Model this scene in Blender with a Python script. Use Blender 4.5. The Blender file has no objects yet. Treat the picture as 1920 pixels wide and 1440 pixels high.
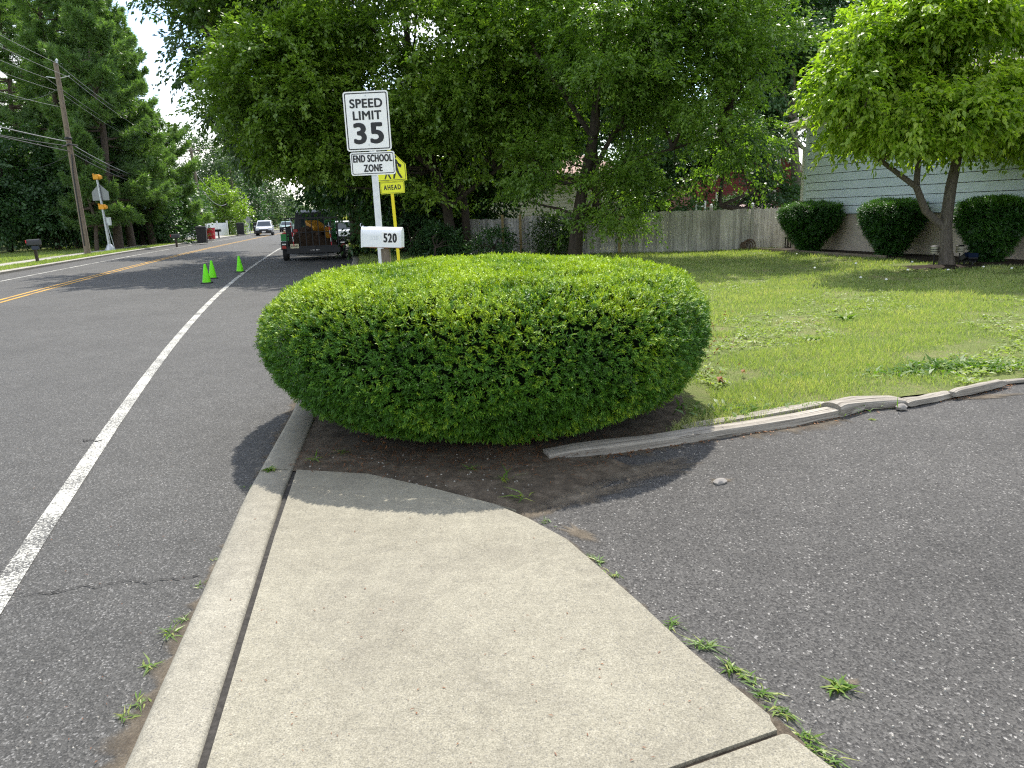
import bpy, bmesh, math, random
import numpy as np
from math import radians, sin, cos, tan, atan, pi, sqrt
from mathutils import Vector, Matrix

# ------------------------------------------------------------------ camera, sky, sun, exposure
SC = bpy.context.scene
COL = SC.collection
FPX, EYE = 1397.0, 1.55
ROLL = 0.032
PITCH = atan((720 - (408 - ROLL * (960 - 700))) * cos(ROLL) / FPX)
cF = np.array([0, cos(PITCH), -sin(PITCH)])
_Z = np.array([0, sin(PITCH), cos(PITCH)])
_X = np.array([1.0, 0, 0])
cR = cos(ROLL) * _X - sin(ROLL) * _Z
cU = sin(ROLL) * _X + cos(ROLL) * _Z
cam_d = bpy.data.cameras.new('camera')
cam = bpy.data.objects.new('camera', cam_d)
COL.objects.link(cam)
cam_d.sensor_width = 36
cam_d.lens = FPX / 1920 * 36
cam_d.clip_start = 0.05
cam_d.clip_end = 3000
M = Matrix.Identity(4)
for i in range(3):
    M[i][0] = cR[i]; M[i][1] = cU[i]; M[i][2] = -cF[i]
M[2][3] = EYE
cam.matrix_world = M
SC.camera = cam

SUN_EL, SUN_AZ = radians(56), radians(9)      # azimuth measured from +Y towards +X
w = bpy.data.worlds.new('World'); SC.world = w; w.use_nodes = True
nt = w.node_tree; nt.nodes.clear()
def wn(t): return nt.nodes.new(t)
out = wn('ShaderNodeOutputWorld'); bg = wn('ShaderNodeBackground'); bg.inputs[1].default_value = 0.15
sky = wn('ShaderNodeTexSky'); sky.sky_type = 'NISHITA'; sky.sun_disc = False
sky.sun_elevation = SUN_EL; sky.sun_rotation = SUN_AZ
sky.air_density = 1.0; sky.dust_density = .6; sky.ozone_density = 1.2
tc = wn('ShaderNodeTexCoord'); mp = wn('ShaderNodeMapping'); mp.inputs['Scale'].default_value = (1, 1, 2.2)
nz = wn('ShaderNodeTexNoise'); nz.inputs['Scale'].default_value = 3.1; nz.inputs['Detail'].default_value = 7; nz.inputs['Roughness'].default_value = .58
rp = wn('ShaderNodeValToRGB'); rp.color_ramp.elements[0].position = .43; rp.color_ramp.elements[1].position = .63
mx = wn('ShaderNodeMix'); mx.data_type = 'RGBA'
mx.inputs[7].default_value = (7.0, 6.8, 6.5, 1)
nt.links.new(tc.outputs['Generated'], mp.inputs[0]); nt.links.new(mp.outputs[0], nz.inputs[0])
nt.links.new(nz.outputs[0], rp.inputs[0]); nt.links.new(rp.outputs[0], mx.inputs[0])
nt.links.new(sky.outputs[0], mx.inputs[6]); nt.links.new(mx.outputs[2], bg.inputs[0]); nt.links.new(bg.outputs[0], out.inputs[0])

sd = bpy.data.lights.new('sun', 'SUN'); sun = bpy.data.objects.new('sun', sd); COL.objects.link(sun)
sd.energy = 3.3; sd.angle = radians(0.5); sd.color = (1, .95, .87)
sdir = Vector((sin(SUN_AZ) * cos(SUN_EL), cos(SUN_AZ) * cos(SUN_EL), sin(SUN_EL)))
sun.rotation_euler = sdir.to_track_quat('Z', 'Y').to_euler()
sun.location = (10, 10, 40)
vs = SC.view_settings
vs.view_transform = 'Standard'; vs.look = 'None'; vs.exposure = 1.0; vs.gamma = 1.0
SC.render.engine = 'CYCLES'
cy = SC.cycles
cy.max_bounces = 8; cy.diffuse_bounces = 6; cy.glossy_bounces = 2; cy.transmission_bounces = 6; cy.transparent_max_bounces = 8
cy.use_denoising = False
cy.pixel_filter_type = 'BLACKMAN_HARRIS'; cy.filter_width = 1.2
cy.sample_clamp_indirect = 8

rng = np.random.default_rng(7)
random.seed(7)

# ------------------------------------------------------------------ pixel helpers (turn a place in the photo into a real 3-D point)
CAM = np.array([0, 0, EYE])
def ray(x, y): return cF + cR * (x - 960) / FPX - cU * (y - 720) / FPX
def G(x, y, z=0.0):
    d = ray(x, y); return CAM + d * ((z - EYE) / d[2])
def D(x, y, depth):
    d = ray(x, y); return CAM + d * (depth / d[1])
def GX(x, depth, z=0.0):
    lo, hi = -2000., 3000.
    for _ in range(50):
        m = (lo + hi) / 2
        if D(x, m, depth)[2] > z: lo = m
        else: hi = m
    return D(x, lo, depth)

# ------------------------------------------------------------------ materials
MATS = {}
class NT:
    def __init__(s, name):
        s.m = bpy.data.materials.new(name); s.m.use_nodes = True
        s.t = s.m.node_tree; s.t.nodes.clear()
        s.o = s.n('ShaderNodeOutputMaterial')
        MATS[name] = s.m
    def n(s, t, **k):
        nd = s.t.nodes.new(t)
        for a, v in k.items(): setattr(nd, a, v)
        return nd
    def l(s, a, b): s.t.links.new(a, b)
    def obj(s): return s.n('ShaderNodeTexCoord').outputs['Object']
    def noise(s, scale, vec=None, detail=4, rough=.55, dist=0):
        n = s.n('ShaderNodeTexNoise'); n.inputs['Scale'].default_value = scale
        n.inputs['Detail'].default_value = detail; n.inputs['Roughness'].default_value = rough; n.inputs['Distortion'].default_value = dist
        if vec is not None: s.l(vec, n.inputs['Vector'])
        return n.outputs[0]
    def voro(s, scale, vec=None, feature='F1', out='Color'):
        n = s.n('ShaderNodeTexVoronoi'); n.feature = feature; n.inputs['Scale'].default_value = scale
        if vec is not None: s.l(vec, n.inputs['Vector'])
        return n.outputs[out]
    def ramp(s, fac, stops, interp='LINEAR'):
        r = s.n('ShaderNodeValToRGB'); cr = r.color_ramp; cr.interpolation = interp
        while len(cr.elements) < len(stops): cr.elements.new(.5)
        for e, (p, c) in zip(cr.elements, stops):
            e.position = p; e.color = (c, c, c, 1) if isinstance(c, (int, float)) else (*c, 1)
        s.l(fac, r.inputs[0]); return r.outputs[0]
    def mix(s, f, a, b, blend='MIX'):
        m = s.n('ShaderNodeMix', data_type='RGBA', blend_type=blend)
        for k, v in ((0, f), (6, a), (7, b)):
            if isinstance(v, (int, float)): m.inputs[k].default_value = v if k == 0 else (v, v, v, 1)
            elif isinstance(v, tuple): m.inputs[k].default_value = (*v, 1)
            else: s.l(v, m.inputs[k])
        return m.outputs[2]
    def math(s, op, a, b=0.0):
        m = s.n('ShaderNodeMath', operation=op)
        for k, v in ((0, a), (1, b)):
            if isinstance(v, (int, float)): m.inputs[k].default_value = v
            else: s.l(v, m.inputs[k])
        return m.outputs[0]
    def scale(s, vec, sc):
        m = s.n('ShaderNodeMapping'); m.inputs['Scale'].default_value = sc; s.l(vec, m.inputs[0]); return m.outputs[0]
    def attr(s, name): return s.n('ShaderNodeAttribute', attribute_name=name).outputs['Fac']
    def pbr(s, col, rough=.6, metal=0.0, spec=.5, bump=None, bs=.3, bd=.01, **k):
        b = s.n('ShaderNodeBsdfPrincipled')
        if isinstance(col, tuple): b.inputs['Base Color'].default_value = (*col, 1)
        else: s.l(col, b.inputs['Base Color'])
        if isinstance(rough, (int, float)): b.inputs['Roughness'].default_value = rough
        else: s.l(rough, b.inputs['Roughness'])
        b.inputs['Metallic'].default_value = metal
        b.inputs['Specular IOR Level'].default_value = spec
        if bump is not None:
            bn = s.n('ShaderNodeBump'); bn.inputs['Strength'].default_value = bs; bn.inputs['Distance'].default_value = bd
            s.l(bump, bn.inputs['Height']); s.l(bn.outputs[0], b.inputs['Normal'])
        for kk, v in k.items(): b.inputs[kk.replace('_', ' ')].default_value = v
        s.b = b
        return b.outputs[0]
    def out(s, sh): s.l(sh, s.o.inputs[0]); return s.m

def simple(name, col, rough=.6, metal=0., spec=.5, var=.12, scale=6., bump=0., bscale=60):
    t = NT(name); o = t.obj()
    n = t.noise(scale, o, 5)
    c = t.mix(t.ramp(n, [(.3, 0.), (.7, 1.)]), tuple(x * (1 - var) for x in col), tuple(min(1, x * (1 + var)) for x in col))
    bb = t.noise(bscale, o, 3) if bump else None
    return t.out(t.pbr(c, rough, metal, spec, bb, bump, .01))

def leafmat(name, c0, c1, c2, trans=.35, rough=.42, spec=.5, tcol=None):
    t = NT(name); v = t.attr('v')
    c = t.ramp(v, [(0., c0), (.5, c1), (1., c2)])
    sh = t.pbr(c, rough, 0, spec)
    tr = t.n('ShaderNodeBsdfTranslucent')
    cc = t.mix(1.0, c, tcol or (1.5, 1.7, .55), 'MULTIPLY'); t.l(cc, tr.inputs[0])
    m = t.n('ShaderNodeMixShader'); m.inputs[0].default_value = trans
    t.l(sh, m.inputs[1]); t.l(tr.outputs[0], m.inputs[2])
    return t.out(m.outputs[0])

def asphalt(name, dark, mid, lite, sc, wear, patch=None, bs=.5, litefrac=.9):
    t = NT(name); o = t.obj()
    d = t.n('ShaderNodeVectorMath', operation='ADD')
    nn = t.n('ShaderNodeTexNoise'); nn.inputs['Scale'].default_value = sc * 1.3; t.l(o, nn.inputs['Vector'])
    sv = t.n('ShaderNodeVectorMath', operation='SCALE'); sv.inputs['Scale'].default_value = .9 / sc; t.l(nn.outputs['Color'], sv.inputs[0])
    t.l(o, d.inputs[0]); t.l(sv.outputs[0], d.inputs[1])
    vv = t.scale(d.outputs[0], (1, .75, 1))
    cell = t.voro(sc, vv)
    f = t.math('MULTIPLY', t.n('ShaderNodeSeparateColor').outputs[0], 1.0)
    sep = f.node.inputs[0].links[0].from_node; t.l(cell, sep.inputs[0])
    c1 = t.ramp(f, [(0., dark), (.4, mid), (.8, tuple(x * 1.4 for x in mid)), (litefrac, tuple(x * 1.75 for x in mid)), (1., tuple(x * 1.25 for x in lite))])
    fine = t.noise(sc * 3.1, o, 3, .7)
    c2 = t.mix(1.0, c1, t.ramp(fine, [(.25, .62), (.75, 1.38)]), 'MULTIPLY')
    big = t.noise(.55, o, 6, .6)
    c3 = t.mix(1.0, c2, t.ramp(big, [(.25, 1 - wear), (.75, 1 + wear)]), 'MULTIPLY')
    mid2 = t.noise(3.7, o, 5, .6)
    c3 = t.mix(1.0, c3, t.ramp(mid2, [(.25, .87), (.75, 1.13)]), 'MULTIPLY')
    if patch:
        pm = t.ramp(t.noise(1.1, o, 7, .65, .6), [(patch[0], 0.), (patch[0] + .12, 1.)])
        c3 = t.mix(pm, c3, patch[1])
    h = t.voro(sc, vv, 'F1', 'Distance')
    return t.out(t.pbr(c3, .85, 0, .35, h, bs, .6 / sc))

asphalt('road_asphalt', (.036, .0355, .033), (.064, .0625, .058), (.17, .166, .158), 165, .14, bs=.8)
asphalt('drive_asphalt', (.030, .0285, .027), (.068, .065, .060), (.25, .24, .222), 150, .20, bs=1.0, litefrac=.965)
def concrete(name, a, b, k=1.0):
    t = NT(name); o = t.obj()
    big = t.noise(1.3, o, 7, .6)
    c = t.mix(t.ramp(big, [(.3, 0.), (.7, 1.)]), a, b)
    gr = t.noise(170, o, 4, .75)
    c = t.mix(1.0, c, t.ramp(gr, [(.28, .42), (.5, 1.0), (.72, 1.5)]), 'MULTIPLY')
    sp = t.n('ShaderNodeSeparateColor'); t.l(t.voro(210, o), sp.inputs[0])
    c = t.mix(t.ramp(sp.outputs[0], [(.955, 0.), (.965, .45)]), c, (.10, .10, .105))
    c = t.mix(t.ramp(sp.outputs[1], [(.90, 0.), (.94, .22)]), c, (.50, .47, .39))
    st = t.noise(.7, o, 8, .7, .8)
    c = t.mix(t.ramp(st, [(.50, 0.), (.76, .55)]), c, (.15, .135, .11))
    c = t.mix(1.0, c, t.ramp(t.noise(62, o, 3, .8), [(.28, .72), (.5, 1.), (.72, 1.22)]), 'MULTIPLY')
    sm = t.noise(14, o, 5, .7)
    c = t.mix(1.0, c, t.ramp(sm, [(.3, .84), (.7, 1.12)]), 'MULTIPLY')
    return t.out(t.pbr(c, .9, 0, .25, gr, .45, .004))
concrete('sidewalk_concrete', (.228, .210, .160), (.300, .279, .214))
concrete('curb_concrete', (.235, .218, .172), (.31, .29, .232))
simple('far_concrete', (.33, .31, .27), .9, var=.15, scale=2)
# worn paint
def paint(name, col, under, thr):
    t = NT(name); o = t.obj()
    m1 = t.noise(60, o, 6, .8); m2 = t.noise(2.2, o, 4, .6)
    m = t.math('ADD', t.math('MULTIPLY', m1, .75), t.math('MULTIPLY', m2, .25))
    f = t.ramp(m, [(thr, 1.), (thr + .08, 0.)])
    f2 = t.ramp(t.noise(120, o, 3, .7), [(.3, .78), (.65, 1.08)])
    c = t.mix(f, tuple(col), under); c = t.mix(1.0, c, f2, 'MULTIPLY')
    return t.out(t.pbr(c, .75, 0, .3, t.noise(90, o, 2), .4, .006))
paint('white_paint', (.56, .55, .49), (.075, .074, .07), .455)
paint('yellow_paint', (.60, .34, .055), (.075, .074, .07), .43)
simple('crack_dark', (.022, .021, .02), .95)
# soils
def soil(name, a, b, c_, sc=9):
    t = NT(name); o = t.obj()
    c = t.ramp(t.noise(sc, o, 9, .68, .4), [(.3, a), (.5, b), (.72, c_)])
    g = t.noise(130, o, 3, .75); c = t.mix(1.0, c, t.ramp(g, [(.25, .55), (.75, 1.4)]), 'MULTIPLY')
    return t.out(t.pbr(c, .95, 0, .15, t.noise(60, o, 6, .7), .7, .02))
soil('dirt', (.055, .045, .034), (.105, .085, .062), (.19, .155, .115))
soil('sand_dirt', (.16, .125, .085), (.26, .205, .14), (.36, .29, .2))
soil('mulch_dark', (.018, .014, .011), (.04, .03, .022), (.075, .055, .04), 30)
soil('wood_chips', (.018, .011, .007), (.042, .027, .018), (.09, .062, .04), 16)
t = NT('turf'); o = t.obj()
c = t.ramp(t.noise(.8, o, 8, .7, .5), [(.25, (.12, .17, .045)), (.5, (.21, .25, .08)), (.72, (.33, .29, .15))])
c = t.mix(t.ramp(t.noise(2.1, o, 8, .7, .3), [(.60, 0.), (.70, .85)]), c, (.25, .2, .13))
c = t.mix(1.0, c, t.ramp(t.noise(70, o, 4, .8), [(.25, .45), (.75, 1.5)]), 'MULTIPLY')
t.out(t.pbr(c, .95, 0, .15, t.noise(50, o, 5, .7), 1.0, .04))
t = NT('soft_dirt'); o = t.obj()
c = t.ramp(t.noise(9, o, 9, .68, .4), [(.3, (.08, .065, .05)), (.5, (.15, .125, .092)), (.72, (.24, .20, .15))])
c = t.mix(1.0, c, t.ramp(t.noise(150, o, 3, .75), [(.25, .55), (.75, 1.4)]), 'MULTIPLY')
sh = t.pbr(c, .95, 0, .15); tp_ = t.n('ShaderNodeBsdfTransparent'); ms = t.n('ShaderNodeMixShader')
mk = t.math('ADD', t.math('MULTIPLY', t.attr('v'), .62), t.math('ADD', t.math('MULTIPLY', t.noise(12, o, 7, .7), .30), t.math('MULTIPLY', t.noise(160, o, 3, .7), .42)))
t.l(t.ramp(mk, [(.56, 0.), (1.0, .92)]), ms.inputs[0]); t.l(tp_.outputs[0], ms.inputs[1]); t.l(sh, ms.inputs[2]); t.out(ms.outputs[0])
simple('far_ground', (.07, .10, .03), .95, var=.4, scale=.3)
# leaves
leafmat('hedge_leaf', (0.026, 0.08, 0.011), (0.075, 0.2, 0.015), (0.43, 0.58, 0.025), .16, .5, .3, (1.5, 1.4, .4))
leafmat('shrub_leaf', (0.018, 0.06, 0.012), (0.035, 0.11, 0.014), (0.1, 0.22, 0.022), .25, .4)
leafmat('maple_leaf', (0.095, 0.165, 0.03), (0.155, 0.25, 0.04), (0.25, 0.36, 0.055), .40, .36)
leafmat('elm_leaf', (0.088, 0.16, 0.032), (0.145, 0.245, 0.044), (0.23, 0.34, 0.058), .42, .38)
leafmat('oak_leaf', (0.034, 0.072, 0.018), (0.055, 0.108, 0.024), (0.085, 0.15, 0.032), .30, .38)
leafmat('dark_leaf', (0.028, 0.072, 0.026), (0.05, 0.112, 0.038), (0.085, 0.165, 0.05), .28, .45)
leafmat('dogwood_leaf', (0.15, 0.25, 0.03), (0.25, 0.36, 0.04), (0.38, 0.46, 0.06), .50, .42)
leafmat('pine_needle', (0.085, 0.15, 0.06), (0.135, 0.225, 0.08), (0.21, 0.32, 0.1), .36, .38)
leafmat('far_leaf', (.045, .085, .045), (.065, .115, .055), (.095, .15, .065), .30, .6)
leafmat('grass_blade', (0.17, 0.23, 0.075), (0.27, 0.335, 0.115), (0.5, 0.46, 0.25), .40, .5, .3)
leafmat('weed_leaf', (.07, .15, .020), (.12, .22, .030), (.34, .36, .10), .35, .45, .4)
leafmat('dead_leaf', (.13, .045, .018), (.22, .085, .03), (.33, .15, .06), .2, .6)
def bark(name, a, b, sc=6):
    t = NT(name); o = t.obj(); v = t.scale(o, (sc, sc, sc * .22))
    n = t.noise(2.2, v, 7, .7, .5); c = t.ramp(n, [(.3, a), (.7, b)])
    return t.out(t.pbr(c, .9, 0, .2, n, 1.0, .05))
bark('bark_dark', (.03, .024, .018), (.085, .068, .052))
bark('bark_grey', (.075, .062, .05), (.21, .18, .15), 10)
bark('bark_pine', (.06, .045, .035), (.16, .125, .1))
bark('pole_wood', (.16, .125, .095), (.30, .245, .19), 9)
# weathered wood
def wood(name, a, b, axis=(1, 1, .06), sc=18):
    t = NT(name); o = t.obj(); v = t.scale(o, axis)
    if name == 'timber_wood':
        an = t.n('ShaderNodeAttribute', attribute_name='tv'); v = t.scale(an.outputs['Vector'], (.022, 1, 1))
    n = t.noise(sc, v, 8, .72, .6); c = t.ramp(n, [(.28, a), (.5, tuple((x + y) / 2 for x, y in zip(a, b))), (.72, b)])
    if name == 'timber_wood':
        cr_ = t.noise(42, t.scale(an.outputs['Vector'], (.045, 1, 1)), 5, .7, .8); c = t.mix(t.ramp(cr_, [(.36, 1.), (.43, 0.)]), c, (.05, .042, .033)); n = t.math('ADD', n, cr_)
    st = t.noise(1.6, o, 5, .6); c = t.mix(1.0, c, t.ramp(st, [(.3, .72), (.7, 1.15)]), 'MULTIPLY')
    vv = t.attr('v'); c = t.mix(1.0, c, t.ramp(vv, [(0., .68), (1., 1.25)]), 'MULTIPLY')
    return t.out(t.pbr(c, .9, 0, .2, n, .6, .01))
wood('picket_wood', (.26, .24, .225), (.70, .67, .63), (1, 1, .05), 26)
wood('timber_wood', (.12, .10, .08), (.66, .61, .52), (.07, 1.2, 1.2), 50)
simple('post_wood_tan', (.30, .22, .10), .9, var=.25)
# paints / metals / plastics
simple('sign_white', (.90, .885, .86), .4, var=.025, scale=9)
simple('sign_black', (.012, .012, .014), .5)
simple('sign_yellow', (.80, .80, .015), .4, var=.05, scale=8)
simple('post_yellow', (.80, .66, .01), .5, var=.08)
simple('post_white', (.72, .73, .74), .7, var=.1, scale=14, bump=.2)
t = NT('mailbox_white'); o = t.obj()
c = t.mix(t.ramp(t.noise(11, o, 7, .7), [(.56, 0.), (.76, .45)]), (.83, .84, .85), (.45, .42, .38))
t.out(t.pbr(c, .42, 0, .5, t.noise(4, o), .15, .03))
simple('faded_print', (.66, .67, .68), .6)
simple('rust', (.22, .085, .03), .9, var=.4, scale=20)
simple('galvanised', (.50, .52, .54), .45, .7, var=.12)
simple('sign_back', (.24, .25, .26), .5, .5, var=.08)
simple('beacon_amber', (.75, .34, .015), .5, var=.06)
simple('lens_dark', (.08, .03, .01), .2)
t = NT('cone_green'); o = t.obj()
c = t.mix(t.ramp(t.noise(9, o, 5), [(.35, 0.), (.7, 1.)]), (.23, .90, .012), (.29, .98, .02))
sh = t.pbr(c, .45, 0, .4); t.b.inputs['Subsurface Weight'].default_value = .0
tr = t.n('ShaderNodeBsdfTranslucent'); t.l(c, tr.inputs[0]); m = t.n('ShaderNodeMixShader'); m.inputs[0].default_value = .35
t.l(sh, m.inputs[1]); t.l(tr.outputs[0], m.inputs[2]); t.out(m.outputs[0])
simple('rubber_black', (.018, .018, .018), .75)
simple('black_metal', (.016, .016, .018), .5, .3)
simple('chrome_grey', (.5, .5, .52), .3, .9)
simple('red_lens', (.42, .012, .012), .25)
simple('plate_cream', (.62, .56, .36), .5)
simple('plastic_red', (.50, .015, .03), .45)
simple('plastic_black', (.02, .021, .022), .5)
simple('plastic_yellow', (.75, .42, .01), .45)
simple('tub_yellow', (.46, .21, .02), .5, var=.15)
simple('plastic_green', (.02, .26, .05), .5)
simple('paint_navy', (.012, .02, .05), .25, .2)
simple('paint_silver', (.55, .57, .60), .28, .3)
simple('paint_white', (.72, .74, .75), .3)
simple('paint_teal', (.20, .30, .29), .35, .2)
simple('headlight', (.75, .78, .8), .15)
t = NT('car_glass'); t.out(t.pbr((.03, .04, .045), .06, 0, .6))
t = NT('window_glass'); t.out(t.pbr((.05, .06, .07), .08, 0, .6))
simple('fence_vinyl', (.78, .79, .80), .45, var=.04)
simple('cable_black', (.03, .03, .033), .5)
simple('cable_grey', (.20, .205, .21), .5, .2)
t = NT('siding_blue'); o = t.obj()
c = t.mix(t.ramp(t.noise(1.2, o, 5), [(.3, 0.), (.7, 1.)]), (.64, .72, .76), (.70, .77, .81))
c = t.mix(1.0, c, t.ramp(t.noise(30, t.scale(o, (.1, .1, 1)), 4), [(.3, .93), (.7, 1.06)]), 'MULTIPLY')
t.out(t.pbr(c, .6, 0, .3, t.noise(60, t.scale(o, (.1, .1, 1)), 3), .1, .01))
simple('foundation_tan', (.52, .44, .35), .9, var=.12, scale=3, bump=.3)
simple('trim_cream', (.66, .64, .55), .5, var=.06)
t = NT('shingle'); o = t.obj()
br = t.n('ShaderNodeTexBrick'); br.inputs['Scale'].default_value = 3.2; t.l(o, br.inputs['Vector'])
br.inputs['Color1'].default_value = (.20, .175, .16, 1); br.inputs['Color2'].default_value = (.30, .265, .24, 1); br.inputs['Mortar'].default_value = (.09, .08, .075, 1)
c = t.mix(1.0, br.outputs[0], t.ramp(t.noise(60, o, 3), [(.3, .8), (.7, 1.2)]), 'MULTIPLY')
t.out(t.pbr(c, .95, 0, .2))
simple('shingle_pink', (.40, .27, .22), .95, var=.2, scale=20)
simple('siding_cream', (.62, .59, .52), .6, var=.05)
t = NT('red_boards'); o = t.obj()
c = t.ramp(t.noise(5, t.scale(o, (.4, .4, 3)), 6, .6), [(.3, (.15, .03, .033)), (.7, (.26, .06, .06))])
t.out(t.pbr(c, .65, 0, .3))
simple('awning_pink', (.42, .27, .26), .6, var=.15, scale=3)
simple('brown_deck', (.10, .06, .045), .8)
simple('stone_grey', (.27, .25, .225), .9, var=.25, scale=7, bump=.5, bscale=30)
simple('bag_brown', (.20, .075, .06), .5, var=.25, scale=9)
simple('lantern_cream', (.55, .52, .42), .5)
simple('flower_white', (.8, .8, .74), .7)
t = NT('fence_mesh'); o = t.obj()
sh = t.pbr(t.ramp(t.noise(3, o, 6), [(.3, (.012, .03, .02)), (.7, (.03, .065, .04))]), .9)
tp = t.n('ShaderNodeBsdfTransparent'); m = t.n('ShaderNodeMixShader'); t.l(t.ramp(t.noise(1.5, o, 6, .7), [(.4, .25), (.6, .8)]), m.inputs[0])
t.l(tp.outputs[0], m.inputs[1]); t.l(sh, m.inputs[2]); t.out(m.outputs[0])

# ------------------------------------------------------------------ mesh helpers
class MB:
    def __init__(s): s.v = []; s.f = []; s.val = []
    def add(s, vs, fs, val=.5):
        b = len(s.v); s.v += [tuple(map(float, p)) for p in vs]; s.f += [tuple(i + b for i in f) for f in fs]; s.val += [val] * len(vs); return s
    def box(s, c, d, rz=0.0, top=None, mat=None, val=.5):
        hx, hy, hz = d[0] / 2, d[1] / 2, d[2] / 2; tx, ty = top or (1, 1)
        P = [(-hx, -hy, -hz), (hx, -hy, -hz), (hx, hy, -hz), (-hx, hy, -hz), (-hx * tx, -hy * ty, hz), (hx * tx, -hy * ty, hz), (hx * tx, hy * ty, hz), (-hx * tx, hy * ty, hz)]
        R = mat or Matrix.Rotation(rz, 3, 'Z')
        P = [R @ Vector(p) + Vector(c) for p in P]
        return s.add(P, [(0, 3, 2, 1), (4, 5, 6, 7), (0, 1, 5, 4), (1, 2, 6, 5), (2, 3, 7, 6), (3, 0, 4, 7)], val)
    def tube(s, pts, rad, seg=8, cap=True, val=.5):
        pts = [Vector(p) for p in pts]; n = len(pts)
        if isinstance(rad, (int, float)): rad = [rad] * n
        ref = None; rings = []
        for i in range(n):
            d = (pts[min(i + 1, n - 1)] - pts[max(i - 1, 0)]).normalized()
            if ref is None:
                ref = d.orthogonal().normalized()
            ref = (ref - d * ref.dot(d)).normalized(); b = d.cross(ref)
            rings.append([pts[i] + (ref * cos(2 * pi * k / seg) + b * sin(2 * pi * k / seg)) * rad[i] for k in range(seg)])
        V = [p for r in rings for p in r]; F = []
        for i in range(n - 1):
            for k in range(seg):
                a = i * seg + k; b_ = i * seg + (k + 1) % seg
                F.append((a, b_, b_ + seg, a + seg))
        if cap:
            F.append(tuple(range(seg - 1, -1, -1))); F.append(tuple((n - 1) * seg + k for k in range(seg)))
        return s.add(V, F, val)
    def lathe(s, prof, c=(0, 0, 0), seg=20, wob=None):
        V = []; F = []; n = len(prof)
        for r, z in prof:
            for k in range(seg):
                a = 2 * pi * k / seg; q = 1 if wob is None else wob(a, z)
                V.append((c[0] + r * q * cos(a), c[1] + r * q * sin(a), c[2] + z))
        for i in range(n - 1):
            for k in range(seg):
                a = i * seg + k; b = i * seg + (k + 1) % seg; F.append((a, b, b + seg, a + seg))
        F.append(tuple(range(seg - 1, -1, -1))); F.append(tuple((n - 1) * seg + k for k in range(seg)))
        return s.add(V, F)
    def prism(s, poly, fr, t, val=.5):
        """poly: 2-D points; fr: function (u,v,w)->xyz; t: (w0,w1)"""
        n = len(poly)
        V = [fr(u, v, t[0]) for u, v in poly] + [fr(u, v, t[1]) for u, v in poly]
        F = [tuple(range(n - 1, -1, -1)), tuple(range(n, 2 * n))] + [(i, (i + 1) % n, n + (i + 1) % n, n + i) for i in range(n)]
        return s.add(V, F, val)
    def sheet(s, poly, z):
        return s.add([(x, y, z) for x, y in poly], [tuple(range(len(poly)))])

def link(o, parent=None):
    COL.objects.link(o)
    if parent is not None: o.parent = parent
    return o
def build(mb, name, mat, parent=None, smooth=None, bev=0, subd=0):
    me = bpy.data.meshes.new(name); me.from_pydata(mb.v, [], mb.f); me.update()
    bm = bmesh.new(); bm.from_mesh(me); bmesh.ops.recalc_face_normals(bm, faces=bm.faces); bm.to_mesh(me); bm.free()
    a = me.attributes.new('v', 'FLOAT', 'POINT'); a.data.foreach_set('value', mb.val)
    me.materials.append(MATS[mat])
    if smooth is not None:
        for p in me.polygons: p.use_smooth = True
        me.set_sharp_from_angle(angle=radians(smooth))
    o = bpy.data.objects.new(name, me); link(o, parent)
    if bev:
        b = o.modifiers.new('bevel', 'BEVEL'); b.width = bev; b.segments = 2; b.limit_method = 'ANGLE'; b.angle_limit = radians(40)
    return o
def arrays(name, V, F, val, mat, parent=None):
    """V (n,3); F (m,k) index array"""
    me = bpy.data.meshes.new(name); V = np.ascontiguousarray(V, np.float32); F = np.ascontiguousarray(F, np.int32)
    m, k = F.shape
    me.vertices.add(len(V)); me.vertices.foreach_set('co', V.ravel())
    me.loops.add(m * k); me.loops.foreach_set('vertex_index', F.ravel())
    me.polygons.add(m); me.polygons.foreach_set('loop_start', np.arange(0, m * k, k, dtype=np.int32))
    me.update(calc_edges=True)
    a = me.attributes.new('v', 'FLOAT', 'POINT'); a.data.foreach_set('value', np.ascontiguousarray(val, np.float32))
    me.materials.append(MATS[mat])
    o = bpy.data.objects.new(name, me); return link(o, parent)
def tag(o, label, cat, group=None):
    o['label'] = label; o['category'] = cat
    if group: o['group'] = group
    return o
def thing(name, label, cat, loc=(0, 0, 0), rz=0.0, group=None, rx=0.0, ry=0.0):
    o = bpy.data.objects.new(name, None); o.empty_display_size = .2
    o.location = loc; o.rotation_euler = (rx, ry, rz); link(o)
    return tag(o, label, cat, group)
def struct(o, kind='structure'):
    o['kind'] = kind; return o
def copy_tree(o, parent=None):
    c = o.copy(); COL.objects.link(c)
    if parent is not None: c.parent = parent
    for ch in list(o.children): copy_tree(ch, c)
    return c
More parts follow.
